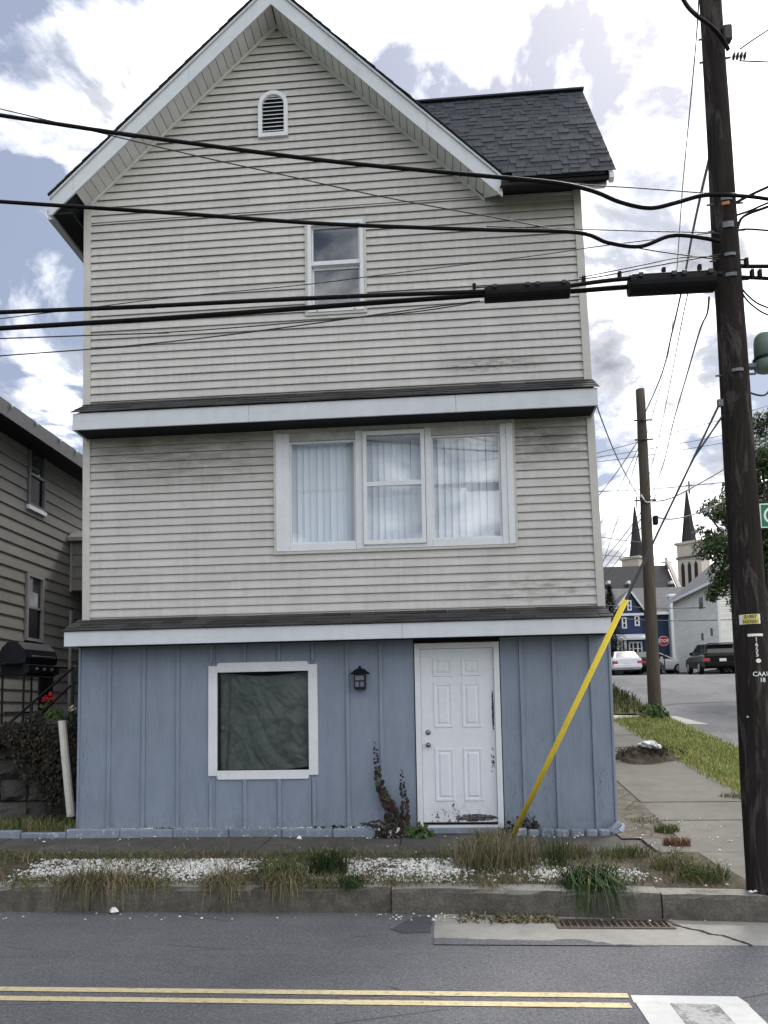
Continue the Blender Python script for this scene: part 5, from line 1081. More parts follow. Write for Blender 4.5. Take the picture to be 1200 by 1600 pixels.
# lines beyond the second pole
for lab, pts in (('upper wire crossing behind the farther pole toward the tree', [(880, 722, 12), (1000, 690, 13), (1130, 655, 14), (1260, 615, 15)]),
                 ('middle wire crossing behind the farther pole toward the tree', [(880, 722, 14), (1000, 704, 14), (1130, 680, 15), (1260, 652, 16)]),
                 ('lower wire crossing behind the farther pole toward the tree', [(880, 728, 16), (1000, 713, 16), (1130, 692, 16), (1260, 668, 17)])):
    cable(lab, [at(*p) for p in pts], .010, 'greycable')
cable('stout drop cable from the farther pole rising right behind the main pole', [on2(786, .1), at(1040, 781, 9.8), at(1070, 768, 10.5), at(1135, 731, 12), at(1200, 690, 13), at(1270, 645, 14)], .017, 'greycable')
cable('cable sagging right from the terminal box of the farther pole', [on2(812, .25), at(1050, 811, 10), at(1080, 805, 11), at(1113, 792, 12), at(1180, 760, 14), at(1270, 715, 16)], .014, 'greycable')
for lab, a, b, r_ in (('wire running left from the farther pole top, first of three', (1001, 683), (915, 800), .012), ('wire running left from the farther pole, second of three', (1002, 690), (915, 862), .009), ('wire running left from the farther pole, third of three', (1002, 694), (935, 900), .009),
                      ('low wire fanning left from the farther pole above the church roof', (1009, 790), (925, 895), .012), ('lower wire fanning left from the farther pole above the church roof', (1010, 798), (930, 905), .011), ('lowest wire fanning left toward the church roof', (1010, 812), (925, 925), .010)):
    cable(lab, [at(*a, 9.4), at((a[0]+b[0])/2, (a[1]+b[1])/2+4, 14), at(*b, 20)], r_, 'greycable')
for lab, y0, y1, Y in (('faint wire crossing between the church spires', 838, 852, 40), ('faint wire crossing just above the church ridge', 866, 872, 42), ('dark wire crossing in front of the blue house wall', 963, 968, 36), ('dark wire crossing in front of the blue house eave', 944, 948, 38), ('faint wire crossing high behind the farther pole', 768, 752, 30)):
    cable(lab, [at(930, y0, Y), at(1020, (y0+y1)/2+4, Y), at(1150, y1, Y), at(1250, y1-8, Y)], .022, 'strand')
# lines leaving the main pole to the right
for lab, pts, r_ in (('thick cable leaving the main pole to the right', [(1140, 305), (1170, 307), (1200, 311), (1260, 322)], .016), ('cable rising right from the upper clamp of the main pole', [(1140, 322), (1170, 306), (1200, 292), (1260, 266)], .012), ('cable from the second clamp rising right', [(1145, 338), (1172, 329), (1200, 317), (1260, 296)], .009), ('cable looping from the pole side to the right', [(1152, 358), (1158, 342), (1172, 333), (1200, 323), (1260, 300)], .012),
                     ('pair wire leaving right at the third clamp', [(1150, 361), (1165, 358), (1200, 360), (1260, 364)], .008), ('thick cable leaving right beside the splice case', [(1140, 414), (1165, 416), (1200, 416), (1260, 417)], .017), ('heavy cable leaving right level with the splice case', [(1125, 432), (1160, 433), (1200, 435), (1260, 438)], .016), ('drop wire curving down right from the main pole', [(1158, 450), (1172, 465), (1190, 477), (1230, 490)], .007), ('drop wire curving steeply right below the splice case', [(1158, 455), (1170, 472), (1195, 490), (1230, 500)], .007),
                     ('thin wire to the right from the top insulator', [(1155, 95), (1180, 96), (1230, 98)], .006), ('thin wire rising right from the top insulator', [(1156, 77), (1180, 60), (1230, 28)], .006)):
    cable(lab, L_(pts, -2.55), r_)
# splice cases
def splice(label, a, b, Y, r):
    a, b = at(*a, Y), at(*b, Y); d = (b-a).normalized()
    t = thing('splice_case', label, 'splice case', a)
    MB().tube([a, a+d*.004, a+d*.03, b-d*.03, b-d*.004, b], [r*.86, r, r, r, r, r*.86], 16).obj('shell', M['rubber'], t)
    up = Vector((0, 0, 1)); MB().box(0, 1, 0, 1, 0, 1)
    for k in (.12, .5, .62, .92):
        p = a.lerp(b, k); MB().bbox(p.x-.018, p.x+.018, p.y-r-.012, p.y-r+.02, p.z+r*.3, p.z+r*.75, .004).obj('latch', M['strand'], t)
    MB().tube([a+d*.02-up*0+Vector((0, -r*.7, r*.75)), b-d*.02+Vector((0, -r*.7, r*.75))], .006, 6).obj('seam', M['strand'], t)
splice('black splice case in front of the siding near the house corner', (757, 461), (890, 453), -2.68, .066)
splice('black splice case against the sky touching the main pole', (982, 447), (1116, 440), -2.68, .082)
for i, (x, y) in enumerate(((741, 450), (912, 438), (968, 431), (1037, 425), (1093, 420), (1166, 410), (1175, 428), (1187, 428))):
    p = at(x, y, -2.68); t = MB().bbox(p.x-.014, p.x+.014, p.y-.02, p.y+.02, p.z-.035, p.z+.035, .005).obj('cable_clamp', M['rubber']); tag(t, ['strand clamp just left of the first splice case', 'strand clamp just right of the first splice case', 'strand clamp between the two splice cases', 'strand clamp on top of the second splice case at its middle', 'strand clamp on the second splice case close to the pole', 'strand clamp on the cable right of the pole', 'first clamp on the lower cable right of the pole', 'second clamp on the lower cable right of the pole'][i], 'clamp')
# guy wire with the yellow guard
GU = thing('guy_wire', 'steel guy wire with bright yellow plastic guard slanting from walk to pole', 'guy wire', (.66, -.47, .25))
ga = Vector((.655, -.44, .25)); gt_ = paxis(at(1123, 632, PYY).z)+Vector((-prad(4)-.02, -.02, 0)); gm = ga.lerp(gt_, .615)
gs = at(797, 1313, -.45); MB().tube([ga+Vector((-.01, 0, -.1)), ga.lerp(gt_, .03)], .012, 6).obj('anchor_rod', M['steel'], GU)
dg_ = (gt_-ga).normalized()
MB().tube([ga.lerp(gt_, .015), ga.lerp(gt_, .3), gm], [.028, .027, .026], 14).obj('guard', M['guard'], GU, True)
MB().tube([gm, ga.lerp(gt_, .72)], .014, 8).obj('grip', M['steel'], GU); MB().tube([gm, gt_], .009, 6).obj('strand', M['steel'], GU)
MB().bbox(gt_.x-.02, gt_.x+.04, gt_.y-.015, gt_.y+.015, gt_.z-.03, gt_.z+.035, .006).obj('eye_bolt', M['steel'], GU); MB().tube([gt_+Vector((.02, 0, -.1)), ga.lerp(gt_, .9)], .008, 6).obj('preform', M['steel'], GU)
# green sign at the right edge
sp_ = at(1187.5, 806, 2.2); SG = thing('green_sign', 'small green and white sign with round emblem at the right edge of the photo', 'sign', (sp_.x+.2, 2.24, zp(2.2)))
hs = (at(1190, 788, 2.2).z-at(1190, 826, 2.2).z)/2; scx = sp_.x+hs; scz = sp_.z
MB().bbox(scx-hs, scx+hs, 2.2, 2.206, scz-hs, scz+hs, .002).obj('plate', M['tagwhite'], SG); MB().bbox(scx-hs*.9, scx+hs*.9, 2.196, 2.1995, scz-hs*.9, scz+hs*.9, .0015).obj('face', M['signgreen'], SG)
for r0, r1, mt, yy in ((hs*.55, hs*.72, 'tagwhite', 2.194), (hs*.2, hs*.32, 'tagwhite', 2.194)):
    m = MB(); n = 28
    for i in range(n): a = 2*math.pi*i/n; m.v += [(scx+r0*math.cos(a), yy, scz+r0*math.sin(a)), (scx+r1*math.cos(a), yy, scz+r1*math.sin(a))]
    m.f = [(2*i, 2*((i+1) % n), 2*((i+1) % n)+1, 2*i+1) for i in range(n)]; m.obj('emblem_ring', M[mt], SG)
MB().tube([(scx, 2.24, zp(2.2)-.1), (scx, 2.24, scz+hs)], .03, 8).obj('post', M['steel'], SG)

# ================================================================== debris pile with plastic bag
rr = random.Random(9); pc = Vector((3.22, 4.15, zp(4.15)))
m = MB(); nr_, na = 7, 22
for i in range(nr_+1):
    u = i/nr_
    for j in range(na):
        a = 2*math.pi*j/na; rad = u*(.52+.1*math.sin(3*a+1)); m.v.append((pc.x+rad*math.cos(a), pc.y+rad*.7*math.sin(a), zp(pc.y+rad*.7*math.sin(a))-.01+.27*(1-u)**1.1+rr.uniform(0, .03)*(u < 1)))
for i in range(nr_):
    for j in range(na): k = (j+1) % na; m.f.append((i*na+j, (i+1)*na+j, (i+1)*na+k, i*na+k))
DP = thing('debris_pile', 'heap of soil and dead twigs on the side pavement', 'debris pile', pc)
m.obj('heap', M['soil'], DP); m = MB(); blades(m, [(pc.x+rr.gauss(0, .25), pc.y+rr.gauss(0, .15), pc.z+.06+rr.random()*.12) for _ in range(900)], .03, .10, .012, 2.5, rr); structure(m.obj('twigs', M['leaf_brown'], DP), 'stuff')
m = MB(); bc = pc+Vector((.08, -.08, .25))
for i in range(17):
    for j in range(36):
        a, b = 2*math.pi*j/36, math.pi*i/16; q = 1+.45*mn.noise(Vector((math.cos(a)*2, math.sin(a)*2, b*2+3)))+.5*abs(mn.noise(Vector((math.cos(a)*5, math.sin(a)*5, b*5+8)))); m.v.append((bc.x+.15*q*math.sin(b)*math.cos(a), bc.y+.10*q*math.sin(b)*math.sin(a), bc.z+.055*q*math.cos(b)-.08*math.sin(b)*max(0, math.cos(a))*.6))
for i in range(16):
    for j in range(36): k = (j+1) % 36; m.f.append((i*36+j, (i+1)*36+j, (i+1)*36+k, i*36+k))
tag(m.obj('plastic_bag', simple('white_plastic', (.62, .63, .65), .4), None, False), 'crumpled white plastic bag on the debris heap', 'plastic bag')
lt = at(1188, 1380, -2.6); o = MB(); stones(o, [(2.27, -2.62, .215), (2.31, -2.6, .215)], .02, .03, random.Random(1), .5); tag(o.obj('paper_scrap', M['tagwhite']), 'white scrap at the foot of the main pole', 'litter')
for (px, py, lab) in ((468, 1308, 'crumpled pale wrapper on the walk below the window'), (178, 1422, 'pale wrapper lying in the gutter under the straw at left'), (510, 1337, 'bluish crumpled wrapper beside the dark green tuft')):
    d = _ray(px, py+4); zt_ = .01 if py > 1400 else .245; p = CAM+d*((zt_-CAM.z)/d.z); o = MB(); stones(o, [(p.x, p.y, p.z+.012)], .035, .04, random.Random(px), .8); tag(o.obj('crumpled_wrapper', M['tagwhite'] if px != 510 else simple('blue_wrap', (.3, .35, .6), .4)), lab, 'litter')

# ================================================================== BACKGROUND HOUSES
def gable_front_window(parent, x0, x1, z0, z1, y, fm=None, nm=1):
    w_ = frame_mb(x0, x1, z0, z1, .10, y-.05, y+.01).obj('window', fm or M['white'], parent)
    MB().box(x0+.101, x1-.101, y-.03, y-.005, (z0+z1)/2-.03, (z0+z1)/2+.03).obj('meeting_rail', fm or M['white'], w_)
    MB().box(x0+.1, x1-.1, y-.012, y-.006, (z0+z1)/2+.03, z1-.1).obj('pane', M['carglass'], w_); MB().box(x0+.1, x1-.1, y-.012, y-.006, z0+.1, (z0+z1)/2-.03).obj('pane', M['carglass'], w_)
    for k in range(1, nm): MB().box(x0+(x1-x0)*k/nm-.05, x0+(x1-x0)*k/nm+.05, y-.055, y+.0, z0+.1, z1-.1).obj('mullion', fm or M['white'], w_)
    return w_
m = Mat('navy_siding', (.026, .042, .10), .6); m.rnd(.06).vary(2, .1); M['navy'] = m.done(); M['slate'] = simple('slate_roof', (.11, .11, .115), .85, 0, .25, 3); M['black_slate'] = simple('black_slate', (.035, .034, .038), .8, 0, .25, 2)
BY = 50; bz = zs(50)
B = thing('blue_house', 'navy blue house with white trim and grey roof up the street', 'house', (15.5, BY, bz))
bx0, bx1 = at(962, 1000, BY).x-1.2, at(1072, 1000, BY).x+1.5; be = at(1060, 958, BY).z
bw_ = MB().box(bx0, bx1, BY, BY+8, bz-.5, be).obj('wall', M['navy'], B)
ns = 30
for k in range(ns):
    z0 = bz+.2+(be-bz-.25)*k/ns; z1 = bz+.2+(be-bz-.25)*(k+1)/ns; MB().prismx([(BY-.03, z0), (BY-.001, z0), (BY-.001, z1), (BY-.006, z1)], bx0, bx1).obj('siding_plank', M['navy'], bw_)
rz_ = at(1045, 921, BY+4).z
br_ = MB().prismx([(BY-.4, be-.05), (BY+4, rz_), (BY+8.4, be-.05), (BY+8.4, be+.1), (BY+4, rz_+.18), (BY-.4, be+.12)][::1], bx0-.3, bx1+.3).obj('roof', M['slate'], B)
MB().box(bx0-.3, bx1+.3, BY-.46, BY-.41, be-.12, be+.10).obj('gutter', M['white'], br_)
ga_, gl_, gr_ = at(983, 922, BY-1), at(955, 960, BY-1), at(1009, 957, BY-1)
gb_ = MB().prism([(gl_.x+.3, bz), (gr_.x-.3, bz), (gr_.x-.3, gr_.z), (ga_.x, ga_.z-.15), (gl_.x+.3, gl_.z)], BY-1, BY-.04).obj('gable_bay', M['navy'], B)
MB().prism([(gr_.x, gr_.z-.15), (gr_.x, gr_.z+.02), (ga_.x, ga_.z+.05), (gl_.x, gl_.z+.02), (gl_.x, gl_.z-.15), (ga_.x, ga_.z-.15)], BY-1.2, BY+3).obj('gable_roof', M['slate'], gb_)
MB().prism([(gr_.x+.06, gr_.z-.2), (gr_.x+.06, gr_.z+.0), (ga_.x, ga_.z+.06), (gl_.x-.06, gl_.z+.0), (gl_.x-.06, gl_.z-.2), (ga_.x, ga_.z-.14)], BY-1.27, BY-1.201).obj('rake_trim', M['white'], gb_)
MB().box(gl_.x+.3, gr_.x-.2, BY-1.2, BY-1.01, gr_.z-.22, gr_.z-.05).obj('gable_eave', M['white'], gb_)
def bwin(px0, px1, py0, py1, y, nm=1): a, b = at(px0, py0, y), at(px1, py1, y); return gable_front_window(B, a.x, b.x, b.z, a.z, y, None, nm)
bwin(979.5, 987, 938, 954, BY-1); bwin(971, 979.5, 965, 982, BY-1); bwin(991, 999.5, 962, 978, BY-1); bwin(1058, 1067, 963, 985, BY-.03); bwin(1065, 1072, 1002, 1021, BY-.03); bwin(982, 1004, 1003, 1024, BY-2.0, 3)
pr0, pr1 = at(963, 1005, BY-2.4), at(1010, 996, BY-2.4)
MB().prismx([(BY-2.5, pr1.z-.15), (BY-1.02, pr1.z+.25), (BY-1.02, pr1.z+.4), (BY-2.5, pr1.z+.0)], pr0.x-.5, pr1.x+.2).obj('porch_roof', M['white'], B)
MB().box(at(980, 1030, BY-2).x, pr1.x, BY-1.99, BY-1.02, bz, pr1.z-.1).obj('porch_room', M['navy'], B)
for px in (967, 972, 978): p = at(px, 1030, BY-2.3); MB().box(p.x-.08, p.x+.08, BY-2.38, BY-2.2, bz, pr1.z-.12).obj('porch_column', M['white'], B)
c0, c1 = at(1043, 935, BY-.2), at(1057, 1045, BY-.2); MB().bbox(c0.x, c1.x, BY-.7, BY-.04, bz-.3, c0.z, .05).obj('white_chimney', M['white'], B); MB().bbox(c0.x-.08, c1.x+.08, BY-.78, BY+.04, c0.z+.001, c0.z+.25, .05).obj('chimney_cap', M['white'], B)
MB().box(bx0+.2, bx1, BY-.12, BY-.035, bz-.3, bz+.35).obj('foundation', M['white'], B)
# white house
WY, WXX = 36, at(1125, 1000, 36).x; wz = zs(36); wt = at(1125, 908, 36).z
WH = thing('white_house', 'white clapboard house behind the black car at the right', 'house', (WXX+3, WY+4, wz))
m = Mat('white_siding', (.74, .73, .68), .6); m.rnd(.05).vary(2, .08); M['wsiding'] = m.done()
WD, WWD = 8.5, 6.4
ww = MB().box(WXX, WXX+WWD, WY, WY+WD, wz-.6, wt).prism([(WXX, wt), (WXX+WWD, wt), (WXX+WWD/2, wt+2.7)], WY, WY+WD).obj('wall', M['wsiding'], WH)
n = 34
for k in range(n):
    z0 = wz+.3+(wt-wz-.3)*k/n; z1 = wz+.3+(wt-wz-.3)*(k+1)/n-.002
    MB().prismx([(WY-.035, z0), (WY-.001, z0), (WY-.001, z1), (WY-.006, z1)], WXX, WXX+WWD).obj('siding_plank', M['wsiding'], ww)
    MB().prism([(WXX-.035, z0), (WXX-.001, z0), (WXX-.001, z1), (WXX-.006, z1)], WY, WY+WD).obj('siding_plank', M['wsiding'], ww)
wrf = MB().prism([(WXX-.35, wt-.12), (WXX+WWD/2, wt+2.75), (WXX+WWD+.35, wt-.12), (WXX+WWD+.35, wt+.03), (WXX+WWD/2, wt+2.95), (WXX-.35, wt+.03)][::-1], WY-.4, WY+WD+.4).obj('roof', M['slate'], WH)
MB().box(WXX-.44, WXX-.36, WY-.4, WY+WD+.4, wt-.16, wt+.0).obj('gutter', M['white'], wrf)
MB().box(WXX-.06, WXX+.06, WY-.07, WY-.036, wz, wt).obj('corner_board', M['white'], ww)
MB().box(WXX-.02, WXX+WWD+.02, WY-.04, WY+WD, wz-.6, wz+.28).obj('foundation', M['conc_dark'], WH)
for (px0, px1, py0, py1) in ((1096, 1099, 990, 1000), (1110.5, 1113.5, 982, 993), (1092.5, 1098, 935, 950)):
    a, b = atX(px0, py0, WXX-.04), atX(px1, py1, WXX-.04); y0, y1 = min(a.y, b.y), max(a.y, b.y); z0, z1 = min(a.z, b.z), max(a.z, b.z)
    w_ = MB().box(WXX-.07, WXX-.036, y0, y1, z0, z1).obj('window', M['nfascia'], WH); MB().box(WXX-.076, WXX-.071, y0+.05, y1-.05, z0+.05, z1-.05).obj('pane', M['carglass'], w_)
# church
CY = 110
CH = thing('church', 'pale stone church with two black spires and dark nave roof on the hill', 'church', (30, CY, zs(CY)))
m = Mat('pale_stone', (.50, .45, .40), .85); m.vary(1, .1).vary(.3, .1); M['pale_stone'] = m.done()
def tower(px0, px1, pyt, spx, spw, pyb, pyp, pyc, Y):
    a, b = at(px0, pyt, Y), at(px1, pyt, Y); cxx, hw = (a.x+b.x)/2, (b.x-a.x)/2; zt_ = a.z; rot = R(38); r_ = hw/ (abs(math.cos(rot))+abs(math.sin(rot)))
    t = MB().box(-r_, r_, -r_, r_, zs(Y), zt_).obj('tower', M['pale_stone']); t.location = (cxx, Y, 0); t.rotation_euler = (0, 0, -rot); setparent(t, CH)
    def sub(mb, name, mat): o = mb.obj(name, mat); o.location = (cxx, Y, 0); o.rotation_euler = (0, 0, -rot); setparent(o, t); return o
    for z0, h, e in ((zt_, .35, .25), (zt_-2.2, .3, .18)): sub(MB().box(-r_-e, r_+e, -r_-e, r_+e, z0, z0+h), 'cornice', M['pale_stone'] if z0 == zt_ else M['slate'])
    for k in (-1, 0, 1):
        for s in (0, 1):
            w_ = r_*.14; zb_, zt2 = zt_-7.6, zt_-3.3; c = k*r_*.55
            m = MB(); poly = [(c-w_, zb_), (c+w_, zb_), (c+w_, zt2), (c, zt2+.6), (c-w_, zt2)]
            if s == 0: m.prism(poly, -r_-.05, -r_+.02)
            else: m.prismx(poly, -r_-.05, -r_+.02)
            sub(m, 'louvre_window', M['interior'])
    sz = at(spx, pyb, Y).z; st = at(spx, pyp, Y); hb = spw/2/FPX*(Y-CAM.y)*1.02
    s_ = MB().lathe([(hb, zt_+.3 if zt_ < sz else sz-.2), (hb, sz), (.12, st.z)], (at(spx, pyb, Y).x, Y, 0), 8).obj('spire', M['black_slate'], CH)
    tz = at(spx, pyc, Y).z; MB().box(st.x-.09, st.x+.09, Y-.09, Y+.09, st.z-.3, tz).box(st.x-.5, st.x+.5, Y-.07, Y+.07, tz-.75, tz-.55).obj('cross', M['strand'], s_)
tower(1056, 1109, 853, 1077, 24, 852, 768, 752, CY); tower(971, 1010, 876, 995, 22, 872, 792, 776, CY+6)
ra, rb = at(915, 887, 106), at(1041, 889, 106); ev = at(1063, 932, 100)
nv = MB().prismx([(100, ev.z), (106, ra.z), (112, ev.z)], ra.x, rb.x).obj('nave_roof', M['black_slate'], CH)
MB().box(ra.x, rb.x-.2, 100.3, 111.7, zs(106), ev.z).obj('nave_wall', M['pale_stone'], CH)
MB().prismx([(99.7, ev.z-.2), (106, ra.z+.25), (112.3, ev.z-.2), (112.3, ev.z+.3), (106, ra.z+.75), (99.7, ev.z+.3)], rb.x, rb.x+.5).obj('gable_coping', M['pale_stone'], nv)
ct = at(1041, 871, 106).z; MB().box(rb.x-.1, rb.x+.2, 105.9, 106.1, ra.z, ct).box(rb.x-.7, rb.x+.8, 105.92, 106.08, ct-.9, ct-.6).obj('cross', M['pale_stone'], nv)
for px in (951, 982, 1049): p = at(px, 910, 101.5); MB().bbox(p.x-.22, p.x+.22, 101.2, 103, p.z-.25, p.z+.2, .05).obj('roof_vent', M['white'], nv)
e1, e2_ = at(935, 914, 97), at(1047, 922, 97); MB().box(e1.x, e2_.x, 96.5, 100.2, zs(97), e2_.z-.25).obj('aisle_wall', M['slate'], CH); MB().box(e1.x, e2_.x, 96.2, 96.49, e2_.z-.25, e2_.z+.15).obj('aisle_eave', M['white'], CH)
# stop sign
p = at(1037, 1001.5, 39); SS = thing('stop_sign', 'red octagonal stop sign in front of the blue house', 'sign', (p.x, 39, zs(39)))
def octa(r): return [(p.x+r*math.cos(R(22.5+45*i)), p.z+r*math.sin(R(22.5+45*i))) for i in range(8)]
M['red'] = simple('sign_red', (.30, .02, .025), .4)
MB().prism(octa(.32), 39, 39.01).obj('border', M['tagwhite'], SS); MB().prism(octa(.295), 38.985, 38.999).obj('face', M['red'], SS)
link('lettering', text_mesh('STOP', .24, M['tagwhite'], lambda x, y, e: Vector((p.x+x, 38.98-e, p.z+y)), .002), SS); MB().tube([(p.x, 39.04, zs(39)-.1), (p.x, 39.04, p.z+.3)], .035, 8).obj('post', M['strand'], SS)

# ================================================================== CARS
def paint(name, c, rough=.25): 
    m = Mat(name, c, rough); m.b.inputs['Specular IOR Level'].default_value = .12; m.b.inputs['Coat Weight'].default_value = .1; m.b.inputs['Coat Roughness'].default_value = .05; return m.done()
M['tyre'] = simple('tyre_rubber', (.015, .015, .016), .85); M['rim'] = simple('alloy_rim', (.35, .36, .37), .35, .8); M['tail'] = simple('tail_lamp', (.35, .015, .02), .2, 0, 0, 6, .8); M['head'] = simple('head_lamp', (.6, .62, .65), .1, 0, 0, 6, .8)
def car(name, label, loc, rotz, bodymat, L, W, prof, cab, hb):
    # prof: (y, z_top) along the bonnet/body line rear->front; cab: (y, z, halfwidth) greenhouse outline rear->front
    t = thing(name, label, 'car', loc, 'cars up the side street'); t.rotation_euler = (0, 0, rotz)
    def part(mb, nm, mat, parent=t, smooth=False):
        o = mb.obj(nm, mat, None, smooth); o.parent = parent
        return o
    ys = [q[0] for q in prof]; m = MB(); n = 12
    for (y, zt_) in prof:
        e = min((y-ys[0]), (ys[-1]-y)); tw = W/2*(1-.10*max(0, 1-e/.5)**2)
        z0 = hb+(.14 if e < .05 else 0); zm_ = (z0+zt_)/2
        ring = [(-tw*.90, z0), (-tw*.97, z0+.1), (-tw, zm_), (-tw*.97, zt_-.10), (-tw*.86, zt_-.015), (-tw*.5, zt_+.012), (tw*.5, zt_+.012), (tw*.86, zt_-.015), (tw*.97, zt_-.10), (tw, zm_), (tw*.97, z0+.1), (tw*.90, z0)]
        m.v += [(x, y, z) for x, z in ring]
    for i in range(len(prof)-1):
        for j in range(n): k = (j+1) % n; m.f.append((i*n+j, i*n+k, (i+1)*n+k, (i+1)*n+j))
    m.f.append(tuple(range(n-1, -1, -1))); m.f.append(tuple((len(prof)-1)*n+j for j in range(n)))
    body = part(m, 'body', bodymat)
    m = MB(); zb_ = prof[len(prof)//2][1]-.05
    (y0, z0, w0), (y1, z1, w1), (y2, z2, w2), (y3, z3, w3) = cab
    P = []
    for (y, z, w_) in cab: P += [(-w_, y, z), (w_, y, z)]
    m.v = P; m.f = [(0, 1, 3, 2), (2, 3, 5, 4), (4, 5, 7, 6), (0, 2, 4, 6), (1, 7, 5, 3), (0, 6, 7, 1)]
    cabo = part(m, 'cabin', bodymat)
    def inset(a, b, c, d, nm, s=.84, out=.012):
        q = [Vector(v) for v in (a, b, c, d)]; ce = sum(q, Vector())/4; nn = (q[1]-q[0]).cross(q[3]-q[0]).normalized()
        if nn.dot(ce-Vector((0, 0, z0))) < 0: nn = -nn
        f_ = MB().quad(*[tuple(ce+(v-ce)*s+nn*out) for v in q]); o = f_.obj(nm, M['carglass']); o.parent = cabo; return o
    inset(P[0], P[1], P[3], P[2], 'rear_window'); inset(P[4], P[5], P[7], P[6], 'windscreen'); inset(P[0], P[2], P[4], P[6], 'side_window', .82); inset(P[1], P[3], P[5], P[7], 'side_window', .82)
    for sx in (-1, 1):
        for wy in (-L*.29, L*.29):
            wo_ = part(MB().lathe([(.20, -.0), (.31, .0), (.335, .03), (.335, .17), (.31, .20), (.20, .20)], (sx*(W/2-.10)-.10, wy, .335), 20, 'x'), 'wheel', M['tyre'], t, True)
            part(MB().lathe([(.03, 0), (.2, .0), (.21, .015)], (sx*(W/2+.004)-.0075, wy, .335), 14, 'x'), 'rim', M['rim'], wo_)
        zl_ = prof[0][1]
        part(MB().bbox(sx*W*.40-.16, sx*W*.40+.16, ys[0]-.015, ys[0]+.16, zl_-.28, zl_-.10, .02), 'tail_light', M['tail']); part(MB().bbox(sx*W*.36-.18, sx*W*.36+.18, ys[-1]-.16, ys[-1]+.01, prof[-1][1]-.22, prof[-1][1]-.09, .02), 'headlight', M['head'])
        part(MB().bbox(sx*(W/2+.07)-.08, sx*(W/2+.07)+.08, y2-.1, y2+.06, zb_+.06, zb_+.2, .03), 'mirror', bodymat)
    part(MB().bbox(-W*.46, W*.46, ys[0]-.05, ys[0]+.1, hb+.08, hb+.32, .04), 'rear_bumper', bodymat); part(MB().bbox(-.16, .16, ys[0]-.06, ys[0]-.052, zl_-.27, zl_-.13, .003), 'number_plate', M['tagwhite'])
    part(MB().bbox(-W*.45, W*.45, ys[-1]-.1, ys[-1]+.05, hb+.06, hb+.30, .04), 'front_bumper', bodymat)
    return t
sd_prof = [(-2.3, .86), (-2.2, .98), (-1.6, 1.02), (-.6, .97), (.6, .95), (1.2, .92), (1.9, .82), (2.25, .66)]; sd_cab = [(-1.75, .99, .74), (-.95, 1.42, .56), (.15, 1.43, .57), (1.15, .93, .76)]
suv_prof = [(-2.3, .90), (-2.22, 1.0), (-1.6, 1.02), (-.6, 1.0), (.6, .99), (1.2, .97), (1.95, .88), (2.3, .72)]; suv_cab = [(-2.2, 1.0, .82), (-1.80, 1.50, .66), (.1, 1.55, .66), (1.2, .98, .82)]
black = paint('black_paint', (.004, .004, .005), .4); whitep = paint('white_paint', (.72, .73, .75), .3); darkp = paint('charcoal_paint', (.02, .02, .022), .25)
p = at(1113, 1057, 32.5); SLP = math.atan2(zs(34)-zs(30), 4)
c = car('parked_car', 'black sport utility vehicle seen from behind on the side street', (p.x, 32.5, zs(32.5)+.01), R(-6), black, 4.5, 1.84, suv_prof, suv_cab, .28); c.rotation_euler = (SLP, 0, R(-6))
MB().bbox(-.62, .62, -2.06, -1.86, 1.51, 1.55, .01).obj('spoiler', black).parent = c
p = at(974, 1055, 40.5); c = car('parked_car', 'white sedan seen from behind near the house corner', (p.x, 40.5, zs(40.5)), R(-6), whitep, 4.6, 1.80, sd_prof, sd_cab, .25)
p = at(1006, 1054, 42.5); c = car('parked_car', 'charcoal sedan between the white sedan and the farther pole', (p.x, 42.5, zs(42.5)), R(-28), darkp, 4.5, 1.78, sd_prof, sd_cab, .25)
p = at(1037, 1050, 44); c = car('parked_car', 'white car seen from the side below the stop sign', (p.x-.4, 44.6, zs(44.6)), R(-86), whitep, 4.5, 1.78, sd_prof, sd_cab, .25)

# ================================================================== TREES AND SHRUBS
def leaf_cloud(m, centres, n, size, rr, flat=.85):
    tot = sum(r**2 for _, r in centres)
    for c, r in centres:
        for _ in range(int(n*r*r/tot)):
            d = Vector((rr.gauss(0, 1), rr.gauss(0, 1), rr.gauss(0, 1))).normalized()*r*(rr.random()**.45)
            p = Vector(c)+Vector((d.x, d.y, d.z*flat)); a = Vector((rr.gauss(0, 1), rr.gauss(0, 1), rr.gauss(0, 1))).normalized(); b = a.orthogonal().normalized(); s = size*rr.uniform(.6, 1.3); k = len(m.v)
            m.v += [tuple(p-a*s), tuple(p+b*s*.5), tuple(p+a*s), tuple(p-b*s*.5)]; m.f.append((k, k+1, k+2, k+3))
rr = random.Random(41); TY = 15; tx = at(1203, 1000, TY).x
T = thing('tree', 'leafy green tree behind the main utility pole at the right edge', 'tree', (tx, TY, zs(TY)))
cl_ = []
for (px, py, r_, dy) in ((1128, 800, .55, 0), (1112, 850, .5, .3), (1140, 850, .7, -.4), (1115, 925, .35, .2), (1135, 905, .5, 0), (1160, 760, .6, .5), (1150, 700, .35, 0), (1185, 715, .7, 0), (1195, 665, .5, .3), (1210, 780, 1.0, .4), (1190, 860, .9, .2), (1230, 720, 1.1, 0), (1260, 820, 1.3, .5), (1170, 930, .6, .12), (1225, 640, .6, 0), (1300, 740, 1.2, 0), (1108, 790, .25, 0), (1098, 838, .28, 0), (1175, 810, .7, -.5)):
    for q in range(3): cl_.append((at(px+rr.uniform(-9, 9), py+rr.uniform(-12, 12), TY+dy+rr.uniform(-.5, .5)), r_*rr.uniform(.6, .95)))
m = MB(); leaf_cloud(m, cl_, 26000, .08, rr); m.obj('crown', M['leaf_tree'], T)
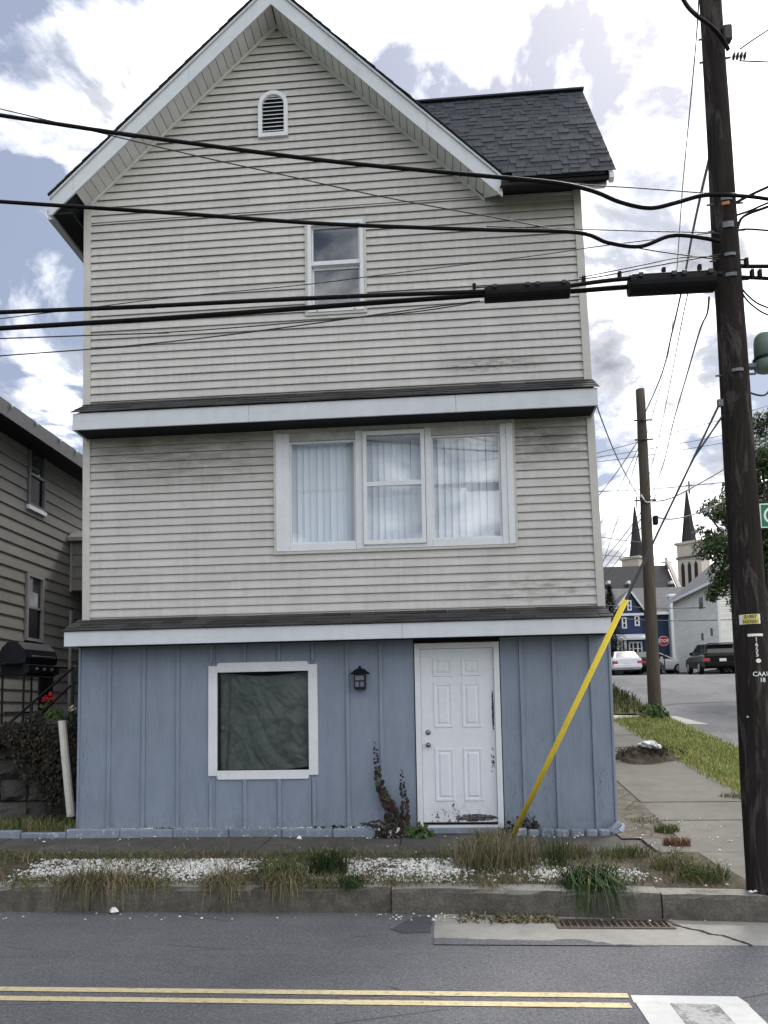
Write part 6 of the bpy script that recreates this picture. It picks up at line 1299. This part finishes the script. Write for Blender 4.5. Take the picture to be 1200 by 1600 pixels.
tr = MB(); base = Vector((tx, TY, zs(TY)-.2)); fork = Vector((tx+.05, TY, zs(TY)+2.6)); tr.tube([base, base.lerp(fork, .3)+Vector((.03, 0, 0)), fork], [.26, .21, .17], 10)
tr.obj('trunk', M['bark'], T, True)
for c, r_ in cl_[::2]:
    mid = fork.lerp(Vector(c), .55)+Vector((rr.uniform(-.2, .2), rr.uniform(-.2, .2), .25)); MB().tube(smoothpts([fork+Vector((rr.uniform(-.05, .05), 0, 0)), mid, c], 4), [.07-.06*i/8 for i in range(9)], 5).obj('limb', M['bark'], T)
def conifer(label, x, y, h, r_, seed):
    rr = random.Random(seed); z0 = zs(y); t = thing('conifer', label, 'tree', (x, y, z0)); MB().tube([(x, y, z0-.1), (x, y, z0+h*.95)], [.18, .03], 8).obj('trunk', M['bark'], t); m = MB()
    for _ in range(3200):
        u = rr.random()**1.2; a = rr.uniform(0, 6.283); rad = r_*(1-u)**.8*rr.uniform(.55, 1.08)*(1+.15*math.sin(a*3+u*20)); p = Vector((x+rad*math.cos(a), y+rad*math.sin(a), z0+.2+u*(h-.2))); d = Vector((math.cos(a), math.sin(a), rr.uniform(-.6, .5)))*.22; b = Vector((-math.sin(a), math.cos(a), 0))*.05; k = len(m.v)
        m.v += [tuple(p-d*.4-b), tuple(p-d*.4+b), tuple(p+d)]; m.f.append((k, k+1, k+2))
    m.obj('crown', M['conifer'], t)
p = at(962, 1000, 45); conifer('dark evergreen tree at the left side of the blue house', p.x-.3, 45, at(955, 915, 45).z-zs(45), 1.35, 4)
p = at(945, 1000, 44); conifer('dark evergreen tree mostly hidden by the beige house corner', p.x-.8, 44, 5.8, 1.4, 5)
def shrub(label, px, py, Y, r_, seed, mat='leaf_green'):
    rr = random.Random(seed); p = at(px, py, Y); c = [(Vector((p.x+rr.uniform(-r_, r_)*.7, Y+rr.uniform(-.4, .4), zs(Y)+r_*rr.uniform(.3, .9))), r_*rr.uniform(.4, .65)) for _ in range(7)]; m = MB(); leaf_cloud(m, c, 900, .09, rr); t = thing('shrub', label, 'shrub', (p.x, Y, zs(Y))); m.obj('foliage', M[mat], t); MB().tube([(p.x, Y, zs(Y)-.1), (p.x, Y, zs(Y)+r_*.6)], [.05, .02], 6).obj('stem', M['bark'], t)
shrub('dark shrub in front of the blue house bay window', 996, 1030, 46.5, 1.0, 1, 'leaf_tree'); shrub('low shrub right of the stop sign post', 1052, 1042, 46, .7, 2, 'leaf_green'); shrub('low dark hedge behind the black car at the right', 1140, 1040, 34.5, .9, 3, 'leaf_dark')
structure(MB().box(15.39, 15.55, 4, 30, -1, 0).obj('far_kerb', M['conc']))
fk = bpy.data.objects['far_kerb']; 
mm = grid([15.4, 15.58], frange(-2.5, 45, 36), lambda x, y: zs(y)+.10); 
fk.data.clear_geometry(); fk.data.from_pydata(mm.v, [], mm.f)
structure(grid(frange(15.59, 40, 8), frange(-2.5, 45, 26), lambda x, y: zs(y)+.08+.02*(x-15.5)).obj('far_lawn', M['lawn']))
rr = random.Random(55); m = MB(); blades(m, scatter(2500, 5.2, 30, 45.6, 49, lambda x, y: zs(y)-.05, rr), .1, .4, .05, .6, rr); structure(m.obj('far_grass', M['grass_olive']), 'stuff')
